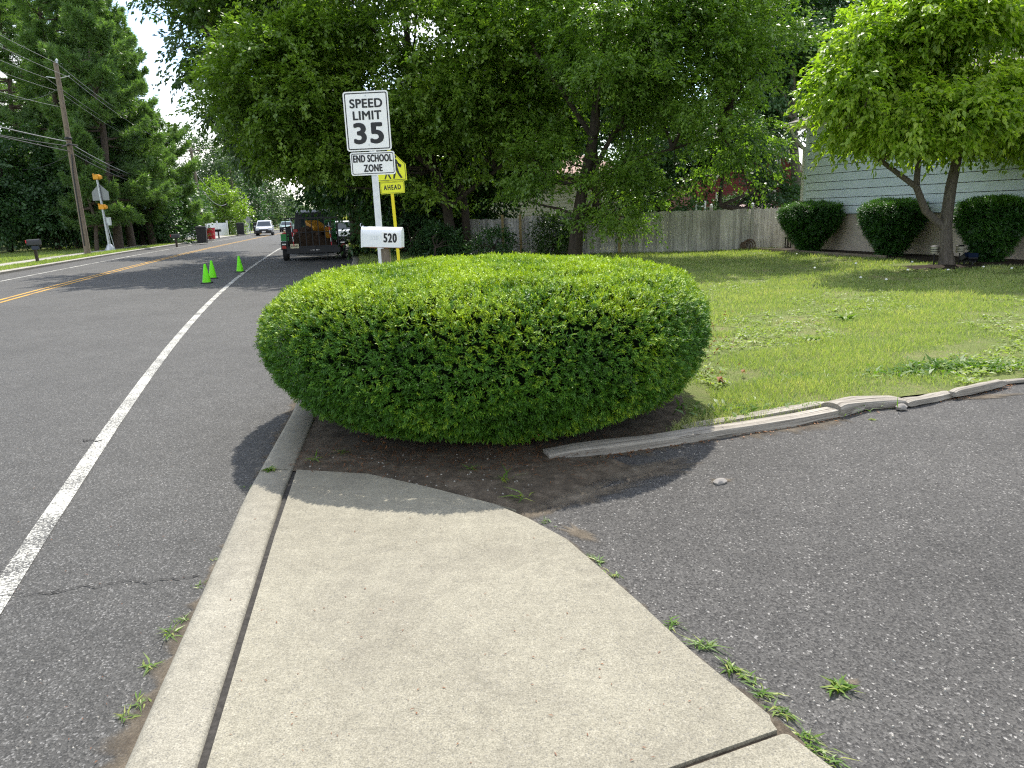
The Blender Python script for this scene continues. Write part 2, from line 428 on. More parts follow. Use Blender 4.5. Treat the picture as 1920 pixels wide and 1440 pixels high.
def text(body, size, name, mat, parent, fr, bold=0.0, sx=1.0, space=1.0, align='CENTER', depth=.0015):
    """flat lettering as a real mesh; fr maps (u,v,w)->xyz"""
    cu = bpy.data.curves.new('txt', 'FONT'); cu.body = body; cu.size = size; cu.align_x = align; cu.align_y = 'CENTER'
    cu.offset = 0; cu.space_character = space; cu.extrude = 0; cu.resolution_u = 5
    ob = bpy.data.objects.new('txt', cu); COL.objects.link(ob)
    bpy.context.view_layer.update()
    m0 = bpy.data.meshes.new_from_object(ob.evaluated_get(bpy.context.evaluated_depsgraph_get()))
    bpy.data.objects.remove(ob); bpy.data.curves.remove(cu)
    V0 = [tuple(v.co) for v in m0.vertices]; F0 = [tuple(p.vertices) for p in m0.polygons]; V = []; F = []
    for i, (dx, dy) in enumerate(((0, 0), (bold, 0), (-bold, 0), (0, bold * .7), (0, -bold * .7), (bold * .7, bold * .5), (-bold * .7, -bold * .5), (bold * .7, -bold * .5), (-bold * .7, bold * .5)) if bold else ((0, 0),)):
        b0 = len(V); V += [tuple(fr(v[0] * sx + dx, v[1] + dy, depth * .2 + i * .0002)) for v in V0]; F += [tuple(k + b0 for k in f) for f in F0]
    me = bpy.data.meshes.new(name); me.from_pydata(V, [], F); me.update(); bpy.data.meshes.remove(m0)
    me.materials.clear(); me.materials.append(MATS[mat]); me.name = name
    o = bpy.data.objects.new(name, me); return link(o, parent)
def rrect(w_, h, r, n=5):
    P = []
    for cx, cy_, a0 in ((w_ / 2 - r, h / 2 - r, 0), (-w_ / 2 + r, h / 2 - r, 90), (-w_ / 2 + r, -h / 2 + r, 180), (w_ / 2 - r, -h / 2 + r, 270)):
        for k in range(n): P.append((cx + r * cos(radians(a0 + 90 * k / (n - 1))), cy_ + r * sin(radians(a0 + 90 * k / (n - 1)))))
    return P
def ringpoly(mb, outer, inner, fr, t):
    n = len(outer)
    V = [fr(u, v, t) for u, v in outer] + [fr(u, v, t) for u, v in inner]
    mb.add(V, [(i, (i + 1) % n, n + (i + 1) % n, n + i) for i in range(n)])

# ------------------------------------------------------------------ foliage helpers
def unit(a): return a / np.maximum(np.linalg.norm(a, axis=-1, keepdims=True), 1e-9)
class Fol:
    """collects leaf quads"""
    def __init__(s): s.V = []; s.A = []; s.n = 0
    def leaves(s, P, A, N, L, W, val, fold=.18, droop=.15, mid=.45):
        A = unit(A); S = unit(np.cross(A, N)); N = np.cross(S, A)
        L = np.asarray(L)[..., None]; W = np.asarray(W)[..., None]
        q = np.stack([P, P + A * L * mid + S * W * .5 + N * W * fold, P + A * L - N * L * droop, P + A * L * mid - S * W * .5 + N * W * fold], 1)
        s.V.append(q.reshape(-1, 3)); s.A.append(np.repeat(val, 4)); s.n += len(P)
    def make(s, name, mat, parent=None, origin=None):
        V = np.concatenate(s.V); A = np.concatenate(s.A)
        if origin is not None: V = V - np.asarray(origin)
        F = np.arange(len(V)).reshape(-1, 4)
        return arrays(name, V, F, np.clip(A, 0, 1), mat, parent)
def wavefield(r, k):
    K = r.normal(size=(7, 3)) * k; ph = r.uniform(0, 6.28, 7)
    return lambda p: np.sin(p @ K.T + ph).sum(1) / 2.6
def crown_pts(ells, m, r, lo=.55, thr=-.35, k=1.1):
    C = np.array([e[0] for e in ells]); Rr = np.array([e[1] for e in ells]); wt = np.array([e[2] if len(e) > 2 else 1. for e in ells])
    ar = wt * (Rr[:, 0] * Rr[:, 2] + Rr[:, 0] * Rr[:, 1] + Rr[:, 1] * Rr[:, 2]); ar /= ar.sum()
    f = wavefield(r, k)
    P = []; O = []; got = 0
    while got < m:
        i = r.choice(len(ells), size=2 * m, p=ar)
        d = unit(r.normal(size=(2 * m, 3))); rad = lo + (1 - lo) * r.uniform(0, 1, 2 * m) ** .6
        rad *= 1 + .10 * r.normal(size=2 * m)
        p = C[i] + d * Rr[i] * rad[:, None]
        ok = f(p) > thr
        P.append(p[ok]); O.append(unit(d / Rr[i])[ok]); got += ok.sum()
    return np.concatenate(P)[:m], np.concatenate(O)[:m]
def clump_pts(ells, m, r, lo, thr, k, K, cr):
    C, O = crown_pts(ells, K, r, lo, thr, k)
    wt = r.uniform(.4, 1.6, K); wt /= wt.sum(); i = r.choice(K, size=m, p=wt); size = cr * r.uniform(.6, 1.35, K)
    q = unit(r.normal(size=(m, 3))) * (r.uniform(0, 1, (m, 1)) ** .45)
    o2 = O[i].copy(); o2[:, 2] = 0; o2 = unit(o2 + 1e-6)
    q[:, 2] *= .42
    rad = (q * o2).sum(1)
    q[:, 2] -= .30 * np.maximum(rad, -.2) ** 2 + .18 * rad
    P = C[i] + q * size[i][:, None]
    oo = unit(q * np.array([1, 1, .6]) + O[i] * .5)
    return P, oo, r.normal(0, .10, K)[i]
def sprays(F, P, O, r, n, length, L, W, up=.25, droop=.2, flat=.6, spread=.55, valoff=None, vs=.16):
    m = len(P)
    d = unit(O + r.normal(size=(m, 3)) * .55 + np.array([0, 0, up]))
    nrm = unit(np.array([0, 0, 1.]) + r.normal(size=(m, 3)) * (1 - flat))
    side = unit(np.cross(d, nrm))
    v0 = r.normal(.5, .15, m) if valoff is None else valoff
    ln = length * r.uniform(.6, 1.3, m)
    tt = np.linspace(0.08, 1, n)
    for j, tj in enumerate(tt):
        sg = 1 if j % 2 else -1
        p = P + d * (ln * tj)[:, None] - np.array([0, 0, 1.]) * (droop * ln * tj * tj)[:, None] + r.normal(size=(m, 3)) * (length * .10)
        a = d * (.55 + .5 * tj) + side * sg * spread * r.uniform(.5, 1.5, (m, 1)) + np.array([0, 0, -1.]) * droop * r.uniform(.3, 1.8, (m, 1)) + r.normal(size=(m, 3)) * .25
        nn = nrm + r.normal(size=(m, 3)) * .38
        F.leaves(p, a, nn, L * r.uniform(.65, 1.2, m), W * r.uniform(.65, 1.2, m), v0 + r.normal(0, vs, m))
def limb(mb, a, b, r0, r1, r, bend=.12, n=7, seg=6, sag=0):
    a = np.asarray(a, float); b = np.asarray(b, float); L = np.linalg.norm(b - a)
    o1 = r.normal(size=3) * bend * L; o2 = r.normal(size=3) * bend * L * .5
    pts = []; rad = []
    for i in range(n):
        t_ = i / (n - 1)
        pts.append(a + (b - a) * t_ + o1 * sin(pi * t_) * .5 + o2 * sin(2 * pi * t_) * .4 + np.array([0, 0, sag * L * sin(pi * t_)]))
        rad.append(r0 + (r1 - r0) * t_ ** .8)
    mb.tube(pts, rad, seg); return pts
def E_(px, py, dep, rx, ry, rd, wgt=1.):
    return (D(px, py, dep), np.array([rx * dep / FPX, rd, ry * dep / FPX]), wgt)
def tree(name, label, base, trunk, ells, seed, n, per, length, L, W, leaf, barkm, group=None, limbs=26, thr=-.35, k=1., lo=.5, droop=.25, up=.2, flat=.6, twig=.03, cat='tree', fine=0, clump=None):
    r = np.random.default_rng(seed); base = np.asarray(base, float)
    root = thing(name, label, cat, base, group=group)
    mb = MB()
    for path, rads in trunk:
        mb.tube([np.asarray(p) - base for p in path], rads, 10)
    cv = 0.
    if clump: P, O, cv = clump_pts(ells, n, r, lo, thr, k, *clump)
    else: P, O = crown_pts(ells, n, r, lo, thr, k)
    nodes = np.concatenate([np.array(p[1:]) for p, _ in trunk]); 
    for i in range(limbs):
        c = P[r.integers(len(P))]
        dd = np.linalg.norm(nodes - c, axis=1) + np.maximum(0, nodes[:, 2] - c[2] + .3) * 1.5
        s = nodes[np.argmin(dd)]
        pts = limb(mb, s - base, c - base, twig * 2.2, twig * .4, r)
        for q in range(fine):
            a = pts[r.integers(2, 6)]; c2 = np.asarray(a) + r.normal(size=3) * .9 * length * 1.6
            limb(mb, a, c2, twig * .6, twig * .15, r, n=4, seg=4)
    build(mb, 'trunk', barkm, root, 50)
    F = Fol(); fv = wavefield(r, .8)
    sprays(F, P, O, r, per, length, L, W, up, droop, flat, valoff=.5 + .10 * fv(P) + cv + r.normal(0, .08, len(P)))
    F.make('crown', leaf, root, base)
    return root
def pine(label, base, H, R, seed, start=.2, nb=70, lean=(0, 0), tuft=.34, barkm='bark_pine', mat='pine_needle', dens=1.0, tr=.28, top=.12, group='tall pines across the road', name='pine_tree'):
    r = np.random.default_rng(seed); base = np.asarray(base, float)
    root = thing(name, label, 'tree', base, group=group)
    mb = MB(); tp = np.array([lean[0], lean[1], H])
    path = [tp * q + np.array([r.normal() * .12, r.normal() * .12, 0]) * (q > 0) for q in np.linspace(0, 1, 9)]
    mb.tube(path, [tr * (1 - .85 * q) for q in np.linspace(0, 1, 9)], 9)
    TP = []; TA = []
    for i in range(nb):
        q = start + (1 - start) * ((i + r.uniform(0, 1)) / nb) ** .9
        z = q * H; u = (q - start) / (1 - start)
        ln = R * (top + (1 - top) * (1 - u) ** .6) * r.uniform(.55, 1.15) * (1 if u > .12 else .75 + 2 * u)
        a = r.uniform(0, 2 * pi); d = np.array([cos(a), sin(a), 0]); c = tp * q
        upk = .05 + .45 * u + r.normal() * .08
        pts = [c + d * ln * t_ + np.array([0, 0, ln * (upk * t_ - .10 * sin(pi * t_) + .12 * t_ * t_)]) for t_ in np.linspace(0, 1, 6)]
        mb.tube(pts, [.07 * (1 - .8 * t_) * (.4 + ln / R) for t_ in np.linspace(0, 1, 6)], 5, cap=False)
        m = int(62 * dens * ln)
        t_ = r.uniform(.25, 1.0, m) ** .8
        side = np.array([-d[1], d[0], 0])
        wdt = ln * .36 * np.sin(np.clip(t_, 0, 1) * pi * .86 + .25)
        off = r.uniform(-1, 1, m) * wdt
        P = c + d * (ln * t_)[:, None] + side * off[:, None]
        P[:, 2] += ln * (upk * t_ - .10 * np.sin(pi * t_) + .12 * t_ * t_) + r.normal(0, .12, m) + .05
        TP.append(P); TA.append(unit(d * .7 + side * (off / (ln * .4))[:, None] + np.array([0, 0, .35]) + r.normal(size=(m, 3)) * .25))
    build(mb, 'trunk', barkm, root, 60)
    P = np.concatenate(TP); A = np.concatenate(TA); m = len(P)
    F = Fol(); fv = wavefield(r, .7)(P) * .12
    v0 = .5 + fv + r.normal(0, .12, m)
    for j in range(8):
        dd = unit(A + r.normal(size=(m, 3)) * .62)
        F.leaves(P, dd, r.normal(size=(m, 3)), tuft * r.uniform(.7, 1.25, m), tuft * .15 * np.ones(m), v0 + r.normal(0, .08, m), fold=0, droop=.08)
    F.make('crown', mat, root)
    return root

# ------------------------------------------------------------------ the setting: road, kerbs, pavements, lawns
ZR = -.085                     # road level; pavement and kerb top are at 0
def xy(p): return (float(p[0]), float(p[1]))
nw_px = [(0, 1085), (165, 830), (210, 780), (300, 660), (400, 555), (460, 508), (525, 465)]
nw = [xy(G(x, y, ZR)) for x, y in nw_px]
s0 = (nw[1][0] - nw[0][0]) / (nw[1][1] - nw[0][1])
nw = [(nw[0][0] - s0 * (nw[0][1] + 14), -14.)] + [nw[0], nw[1], nw[3], nw[4], nw[5], nw[6]]
nw += [(nw[-1][0] - .205 * 42, nw[-1][1] + 42), (nw[-1][0] - .205 * 42 - .18 * 60, nw[-1][1] + 102), (nw[-1][0] - .205 * 42 - .18 * 60 - .15 * 250, nw[-1][1] + 352)]
nwY = np.array([p[1] for p in nw]); nwX = np.array([p[0] for p in nw])
# smooth the line
yy = np.arange(-14, 400, 2.0)
xx = np.interp(yy, nwY, nwX)
for _ in range(12): xx[1:-1] = (xx[:-2] + 2 * xx[1:-1] + xx[2:]) / 4
def NWX(y): return np.interp(y, yy, xx)
cl_pts = [(-14, .05), (1.89, -1.2), (2.66, -1.34), (4.12, -1.6), (6.03, -1.86), (10, -2.55), (30, -6.15)]
def curbX(y):
    base = np.interp(y, [-14, 1.89, 4.12, 6.03, 10, 30], [1.6, -1.2, -1.6, -1.86, -2.55, -6.15])
    return np.where(y > 30, NWX(y) + (-6.15 - NWX(30.)), base)
OFF_Y, OFF_FW, OFF_FC = -5.1, -7.85, -9.35
def farX(y): return NWX(y) + OFF_FC
def strip(fl, fr_, ys, z):
    mb = MB(); n = len(ys)
    V = [(fl(y), y, z) for y in ys] + [(fr_(y), y, z) for y in ys]
    mb.add(V, [(i, n + i, n + i + 1, i + 1) for i in range(n - 1)]); return mb
ysR = np.concatenate([np.arange(-14, 12, .5), np.arange(12, 60, 2.), np.arange(60, 395, 8.)])
mb = MB(); g = 2500; mb.sheet([(-g, -g), (g, -g), (g, g), (-g, g)], -.16)
struct(build(mb, 'ground', 'far_ground'))
struct(build(strip(lambda y: farX(y) - .1, lambda y: curbX(y) + .1, ysR, ZR), 'road', 'road_asphalt'))
# the far road bends away: let markings follow
def line(name, off, wd, mat, y0, y1, wob=0):
    ys = ysR[(ysR >= y0) & (ysR <= y1)]
    return struct(build(strip(lambda y: NWX(y) + off - wd / 2, lambda y: NWX(y) + off + wd / 2, ys, ZR + .004), name, mat))
line('edge_line', 0, .118, 'white_paint', -14, 300)
line('edge_line', OFF_FW, .12, 'white_paint', -14, 300)
line('centre_line', OFF_Y - .13, .11, 'yellow_paint', -14, 300)
line('centre_line', OFF_Y + .13, .11, 'yellow_paint', -14, 300)
# near kerb: profile with rounded nose, cut by a joint at y=4.53
KW = .235
def kerb(y0, y1, name='kerb', fx=curbX, sgn=1, wd=KW, mat='curb_concrete', step=.25, h=.0, dz=0.):
    ys = np.arange(y0, y1, step).tolist() + [y1]
    prof = [(0.03, ZR - .03), (0.012, -.03), (0.03, -.008), (.055, 0.0), (wd - .012, 0.0), (wd, -.01), (wd, ZR - .03)]
    mb = MB(); n = len(prof); V = []
    for y in ys:
        for u, z in prof: V.append((float(fx(y)) + sgn * u, y, z + h))
    F = [(i * n + k, i * n + k + 1, (i + 1) * n + k + 1, (i + 1) * n + k) for i in range(len(ys) - 1) for k in range(n - 1)]
    F += [tuple(range(n)), tuple((len(ys) - 1) * n + k for k in range(n))]
    mb.add(V, F); return struct(build(mb, name, mat, smooth=50))
kerb(-8, 1.2); kerb(1.21, 4.515); kerb(4.54, 9.0); kerb(9.01, 120, step=3)
kerb(-14, 200, 'kerb', lambda y: farX(np.asarray(y)), -1, .2, 'far_concrete', 3., h=.03)
simple('joint_tar', (.035, .032, .028), .95, var=.5, scale=40, bump=.5, bscale=80)
# sidewalk slabs
def cr(y): return float(curbX(y)) + KW
swr = [(1.35, .6), (.87, 1.8), (.77, 2.03), (.615, 2.38), (.49, 2.73), (.36, 3.06), (.24, 3.36), (.06, 3.63), (-.11, 3.83)]
top_px = [(968, 956), (925, 944), (800, 912), (690, 888), (562, 882)]
tops = [xy(G(x, y)) for x, y in top_px]
jy = lambda x: 1.64 + .40 * x      # slab joint line at the bottom of the picture
def slab(poly, name='sidewalk'):
    mb = MB(); mb.prism(poly, lambda u, v, w_: (u, v, w_), (-.12, 0)); return struct(build(mb, name, 'sidewalk_concrete', bev=.008))
gap = .032
jl = cr(1.29) + gap
slab([(jl + .0, jy(jl) + .014), (.770, 1.962), (.765, 2.0)] + swr[2:] + tops[:-1] + [(cr(4.53) + gap, 4.52), (cr(3.5) + gap, 3.5), (cr(2.6) + gap, 2.6)])
slab([(cr(-3) + gap, -3.), (2.6, -3.), (1.6, .2), (.872, 1.8), (.80, 1.945), (.780, 1.948), (jl + .0, jy(jl) - .008)])
mb = MB(); mb.sheet([(cr(-3) - .02, -3), (cr(-3) + .08, -3), (cr(2) + .08, 2), (cr(4.5) + .06, 4.6), (cr(4.5) - .02, 4.6), (cr(2) - .02, 2)], -.02)
struct(build(mb, 'joint_filler', 'joint_tar')); mb = MB(); mb.sheet([(jl - .1, jy(jl) - .06), (.84, 1.90), (.80, 2.02), (jl - .1, jy(jl) + .08)], -.013)
struct(build(mb, 'joint_dirt', 'dirt'))
# driveway
tm_px = [(1040, 868), (1280, 823), (1480, 793), (1640, 758), (1700, 748), (1790, 738), (1890, 718)]
tmp_ = [xy(G(x, y, -.02)) for x, y in tm_px]
drv = [(.1, -14), (30, -14), (30, 13.5), (10, 8.5)] + [(x, y + .1) for x, y in tmp_[::-1]] + [(-.6, 4.3), (-.9, 3.6)]
mb = MB(); mb.sheet(drv, -.03); struct(build(mb, 'driveway', 'drive_asphalt'))
# lawn to the right and beyond the hedge
kx = [(cr(y) , float(y)) for y in (6.4, 10, 20, 30, 45, 70, 110)]
lawn = kx + [(60, 110), (60, 16), (30, 13.6), (10, 8.6)] + [(x, y + .06) for x, y in tmp_[::-1]] + [(.2, 4.75), (-.6, 6.2)]
mb = MB(); mb.sheet(lawn, -.012); o = build(mb, 'lawn', 'turf'); struct(o)
# bare bed under the hedge and along the timber
bed = [(cr(4.55) , 4.53), (cr(6.2), 6.2), (cr(8), 8.0), (-1.2, 8.2), (.4, 8.0), (1.2, 7.2), (1.45, 6.2), (1.35, 5.6), (1.05, 4.95), (.3, 4.52), (.75, 4.42), (.4, 4.12), (.05, 3.78)] + [(x, y + .0) for x, y in tops[:-1]] + [(-1.36, 4.5)]
bx_, by_ = np.mean([q[0] for q in bed]), np.mean([q[1] for q in bed]); nb_ = len(bed)
mb = MB(); mb.add([(x + (bx_ - x) * .12, y + (by_ - y) * .12, -.004) for x, y in bed] + [(x, y, -.027 if (y < 4.6 and x > -.9) or x > 1.15 and y < 5.2 else -.0105) for x, y in bed], [tuple(range(nb_))] + [(i, nb_ + i, nb_ + (i + 1) % nb_, (i + 1) % nb_) for i in range(nb_)])
struct(build(mb, 'dirt_bed', 'dirt'))
def blob(cx, cy_, rx, ry, n, seed, rz=0):
    r = np.random.default_rng(seed); P = []
    for k in range(n):
        a = 2 * pi * k / n; q = 1 + .35 * r.normal() * .6
        u, v = rx * q * cos(a), ry * q * sin(a); P.append((cx + u * cos(rz) - v * sin(rz), cy_ + u * sin(rz) + v * cos(rz)))
    return P
# sandy dirt washed along edges, fading out at its rim
def soft(name, spots, z0, dz, seed0, k=1.5):
    mb = MB()
    for i, (px, py, rx, ry, rz) in enumerate(spots):
        c = G(px, py, z0); P = blob(c[0], c[1], rx * k, ry * k, 30, seed0 + i, rz); z = z0 + dz + i * .0005
        b_ = len(mb.v); mb.add([(c[0], c[1], z)], [], 1.0); mb.add([(c[0] + (x - c[0]) * .45, c[1] + (y - c[1]) * .45, z) for x, y in P], [], .8); mb.add([(x, y, z) for x, y in P], [], 0.0)
        n = 30
        mb.f += [(b_, b_ + 1 + q, b_ + 1 + (q + 1) % n) for q in range(n)] + [(b_ + 1 + q, b_ + 1 + n + q, b_ + 1 + n + (q + 1) % n, b_ + 1 + (q + 1) % n) for q in range(n)]
    return struct(build(mb, name, 'soft_dirt'))
soft('washed_dirt', [(1010, 955, .18, .07, .9), (1085, 1000, .12, .04, 2.2), (1350, 902, .06, .03, .3), (1600, 1280, .022, .016, .3), (1200, 885, .40, .12, .35), (1090, 930, .3, .11, .5), (1850, 745, .3, .06, .2)], -.03, .003, 1, 1.7)
def edge_dirt(name, pts, side, wd0, z, seed):
    """a feathered band of soil along a polyline"""
    r = np.random.default_rng(seed); P = np.array(pts, float); seg = np.concatenate([[0], np.cumsum(np.hypot(*np.diff(P, axis=0).T))]); n = max(8, int(seg[-1] / .05))
    S = np.linspace(0, seg[-1], n); X = np.interp(S, seg, P[:, 0]); Y = np.interp(S, seg, P[:, 1]); dx, dy = np.gradient(X), np.gradient(Y); q = np.hypot(dx, dy); nx, ny = -dy / q * side, dx / q * side
    wv = wd0 * np.clip(.75 + .55 * wavefield(r, 3.)(np.stack([X, Y, 0 * X], 1)) + .3 * r.normal(size=n), .15, 2)
    mb = MB()
    for f_, val in ((-.02 / max(wd0, .01), 1.), (.45, .75), (1.0, 0.)): mb.add([(X[i] + nx[i] * wv[i] * f_, Y[i] + ny[i] * wv[i] * f_, z + i % 2 * 0) for i in range(n)], [], val)
    mb.f += [(k * n + i, k * n + i + 1, (k + 1) * n + i + 1, (k + 1) * n + i) for k in range(2) for i in range(n - 1)]
    return struct(build(mb, name, 'soft_dirt'))
ge = [(float(curbX(y)) + .01, y) for y in np.arange(.6, 7.5, .2)]
edge_dirt('gutter_dirt', ge, 1, .10, ZR + .005, 3)
edge_dirt('washed_dirt', swr[1:] + tops[:1], -1, .055, -.0265, 4)
edge_dirt('washed_dirt', [(x, y - .0) for x, y in tmp_], -1, .26, -.0262, 5)
# cracks in the road
def crack(px, wd, seed, z):
    r = np.random.default_rng(seed); pts = [G(x, y, z) for x, y in px]
    full = []
    for a, b in zip(pts[:-1], pts[1:]):
        for q in np.linspace(0, 1, 9)[:-1]: full.append(a + (b - a) * q + r.normal(size=3) * .018)
    mb = MB(); n = len(full)
    V = []
    for i, p in enumerate(full):
        ww = wd * r.uniform(.25, 1.0); V.append((p[0], p[1] - ww, z)); V.append((p[0], p[1] + ww, z))
    mb.add(V, [(2 * i, 2 * i + 2, 2 * i + 3, 2 * i + 1) for i in range(n - 1)]); return mb
struct(build(crack([(-60, 1120), (60, 1112), (150, 1100), (250, 1090), (330, 1085), (380, 1075)], .0045, 1, ZR + .006), 'road_crack', 'crack_dark'))
struct(build(crack([(160, 827), (171, 823), (183, 828), (194, 824)], .008, 2, ZR + .0065), 'road_crack', 'crack_dark'))
# across the road: verge, pavement and lawn
ysF = np.concatenate([np.arange(-14, 60, 2.), np.arange(60, 395, 8.)])
struct(build(strip(lambda y: farX(y) - 220, lambda y: farX(y) - .15, ysF, .0), 'lawn', 'turf'))
struct(build(strip(lambda y: farX(y) - 2.75, lambda y: farX(y) - 1.5, ysF, .02), 'sidewalk', 'far_concrete'))
for y0, y1 in ((20., 31.5), (57., 63.), (76., 88.)):
    q = np.linspace(y0, y1, 6); struct(build(strip(lambda y: farX(y) - 4.5, lambda y: farX(y) - .18, q, .026), 'driveway_apron', 'far_concrete'))
c = [xy(G(x, y, .01)) for x, y in ((640, 447), (700, 447), (720, 438), (655, 437))]
mb = MB(); mb.sheet(c, .01); struct(build(mb, 'side_drive', 'far_concrete'))

# ------------------------------------------------------------------ clipped shrubs
def clipped(name, label, c, a, b, prof, nspr, seed, leaf='hedge_leaf', needle=.023, nw_=.0072, per=9, slen=.036, cat='hedge', group=None, pw=1.9, rough=.020, rz=0.0, bare=None, stems=0, dz=0.):
    r = np.random.default_rng(seed); c = np.array([c[0], c[1], c[2] if len(c) > 2 else 0.])
    root = thing(name, label, cat, c, group=group)
    pz = np.array([p[0] for p in prof]); ps = np.array([p[1] for p in prof])
    zz = np.linspace(pz[0], pz[-1], 60); ss = np.interp(zz, pz, ps)
    for _ in range(3): ss[1:-1] = (ss[:-2] + 2 * ss[1:-1] + ss[2:]) / 4
    def plan(th):
        ct, st = np.cos(th), np.sin(th)
        k = (np.abs(ct) ** pw + np.abs(st) ** pw) ** (-1 / pw)
        wob = 1 + .02 * np.sin(3 * th + seed) + .015 * np.sin(5 * th + 2 * seed)
        return a * ct * k * wob, b * st * k * wob
    # area-weighted sampling on a grid
    th = np.linspace(0, 2 * pi, 241)[:-1]; X, Y = plan(th)
    def surf(thv, zi):
        x, y = plan(thv); s = np.interp(zi, zz, ss); return np.stack([x * s, y * s, zi], -1)
    arc = np.concatenate([[0], np.cumsum(np.hypot(np.diff(zz), np.diff(ss) * (a + b) / 2))])
    m0 = nspr * 4; u = np.interp(r.uniform(0, arc[-1], m0), arc, zz); t0 = r.uniform(0, 2 * pi, m0)
    q = .12 + np.interp(u, zz, ss); keep = r.uniform(0, 1, m0) < q / q.max(); u = u[keep][:nspr]; t0 = t0[keep][:nspr]
    P = surf(t0, u); e = 1e-3
    N = np.cross(surf(t0 + e, u) - P, surf(t0, np.clip(u + e, pz[0], pz[-1])) - surf(t0, np.clip(u - e, pz[0], pz[-1]))); N = unit(N)
    N = np.where((N * (P - np.array([0, 0, .5 * pz[-1]]))).sum(1, keepdims=True) < 0, -N, N)
    f1 = wavefield(r, 5.0); f2 = wavefield(r, 14.0)
    off = rough * (f1(P) * .7 + f2(P) * .8) - r.uniform(0, 1, len(P)) ** 2 * .085
    P = P + N * off[:, None]
    v = .36 + .10 * f1(P) + .05 * f2(P) + r.normal(0, .10, len(P)) + np.where(r.uniform(0, 1, len(P)) < .18, .25, 0) * np.clip(N[:, 2] + .25, .15, 1) + .30 * np.clip((N[:, 2] - .15) / .6, 0, 1)   # upward sprigs lightened: fresh shoots, plus sunlit top against shaded front put into colour
    keep = np.ones(len(P), bool)
    if bare:
        for bc, br in bare:
            d = np.linalg.norm(P + c - np.asarray(bc), axis=1); keep &= ~((d < br) & (r.uniform(0, 1, len(P)) < .75))
    P, N, v = P[keep], N[keep], v[keep]
    m = len(P)
    ax = unit(N + np.array([0, 0, .25]) + r.normal(size=(m, 3)) * .62)
    nr = unit(np.array([0, 0, 1.]) + N * .6 + r.normal(size=(m, 3)) * .5); sd_ = unit(np.cross(ax, nr))
    F = Fol(); ln = slen * r.uniform(.6, 1.25, m)
    for j in range(per):
        q = j / (per - 1); sg = 1 if j % 2 else -1
        if j == per - 1: sg = 0
        p = P + ax * (ln * (q - .35))[:, None]
        d = ax * (.55 + .35 * q) + sd_ * sg * .85 + r.normal(size=(m, 3)) * .16
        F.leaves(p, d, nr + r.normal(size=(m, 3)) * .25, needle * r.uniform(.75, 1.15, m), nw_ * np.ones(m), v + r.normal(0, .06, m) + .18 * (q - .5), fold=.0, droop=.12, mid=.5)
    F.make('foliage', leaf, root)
    # added dark shell in place of shaded inner twigs; blocks light and view
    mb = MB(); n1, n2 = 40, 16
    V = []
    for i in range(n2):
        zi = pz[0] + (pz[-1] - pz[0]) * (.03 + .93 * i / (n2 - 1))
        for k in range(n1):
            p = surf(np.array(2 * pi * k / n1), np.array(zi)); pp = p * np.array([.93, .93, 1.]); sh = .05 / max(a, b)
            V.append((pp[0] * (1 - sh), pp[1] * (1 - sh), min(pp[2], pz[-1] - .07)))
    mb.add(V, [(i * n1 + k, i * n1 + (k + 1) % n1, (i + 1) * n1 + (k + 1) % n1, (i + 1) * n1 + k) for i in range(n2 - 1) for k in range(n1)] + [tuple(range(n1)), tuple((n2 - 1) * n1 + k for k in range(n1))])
    build(mb, 'inner_dark_shell', 'inner_shrub', root)
    for k in range(stems or 9):
        mb = MB()
        aa = r.uniform(0, 2 * pi); rr = r.uniform(.1, .75)
        mb.tube([(.25 * rr * a * cos(aa), .25 * rr * b * sin(aa), -.02), (.5 * rr * a * cos(aa), .5 * rr * b * sin(aa), pz[0] + .25)], [.022, .014], 6)
        build(mb, 'stem', 'bark_dark', root, 60)
    return root
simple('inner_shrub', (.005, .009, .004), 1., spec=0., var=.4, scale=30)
HP = [(.05, .66), (.10, .745), (.18, .82), (.32, .915), (.5, .985), (.66, 1.0), (.80, .98), (.92, .95), (1.01, .90), (1.07, .82), (1.115, .68), (1.145, .48), (1.16, .24), (1.165, .0)]
HC = (-.19, 6.17)
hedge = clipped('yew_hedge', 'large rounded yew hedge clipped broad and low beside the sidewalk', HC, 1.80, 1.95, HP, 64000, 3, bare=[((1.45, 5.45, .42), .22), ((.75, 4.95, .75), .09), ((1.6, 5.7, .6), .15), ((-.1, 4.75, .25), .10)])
# dead twigs on the hedge's right shoulder and under it
F = Fol(); r = np.random.default_rng(12)
for bc, n_, sp in (((1.42, 5.42, .45), 60, .10), ((.72, 4.86, .78), 22, .03), ((1.58, 5.66, .58), 40, .09), ((-.95, 5.0, .10), 60, .10), ((.2, 4.78, .18), 30, .06)):
    P = np.array(bc) + r.normal(size=(n_, 3)) * sp; P[:, 1] += .03
    F.leaves(P - np.array(hedge.location), r.normal(size=(n_, 3)), r.normal(size=(n_, 3)), .035 * r.uniform(.6, 1.4, n_), .009 * np.ones(n_), r.uniform(0, 1, n_))
F.make('dead_twig', 'dead_leaf', hedge)['kind'] = 'stuff'

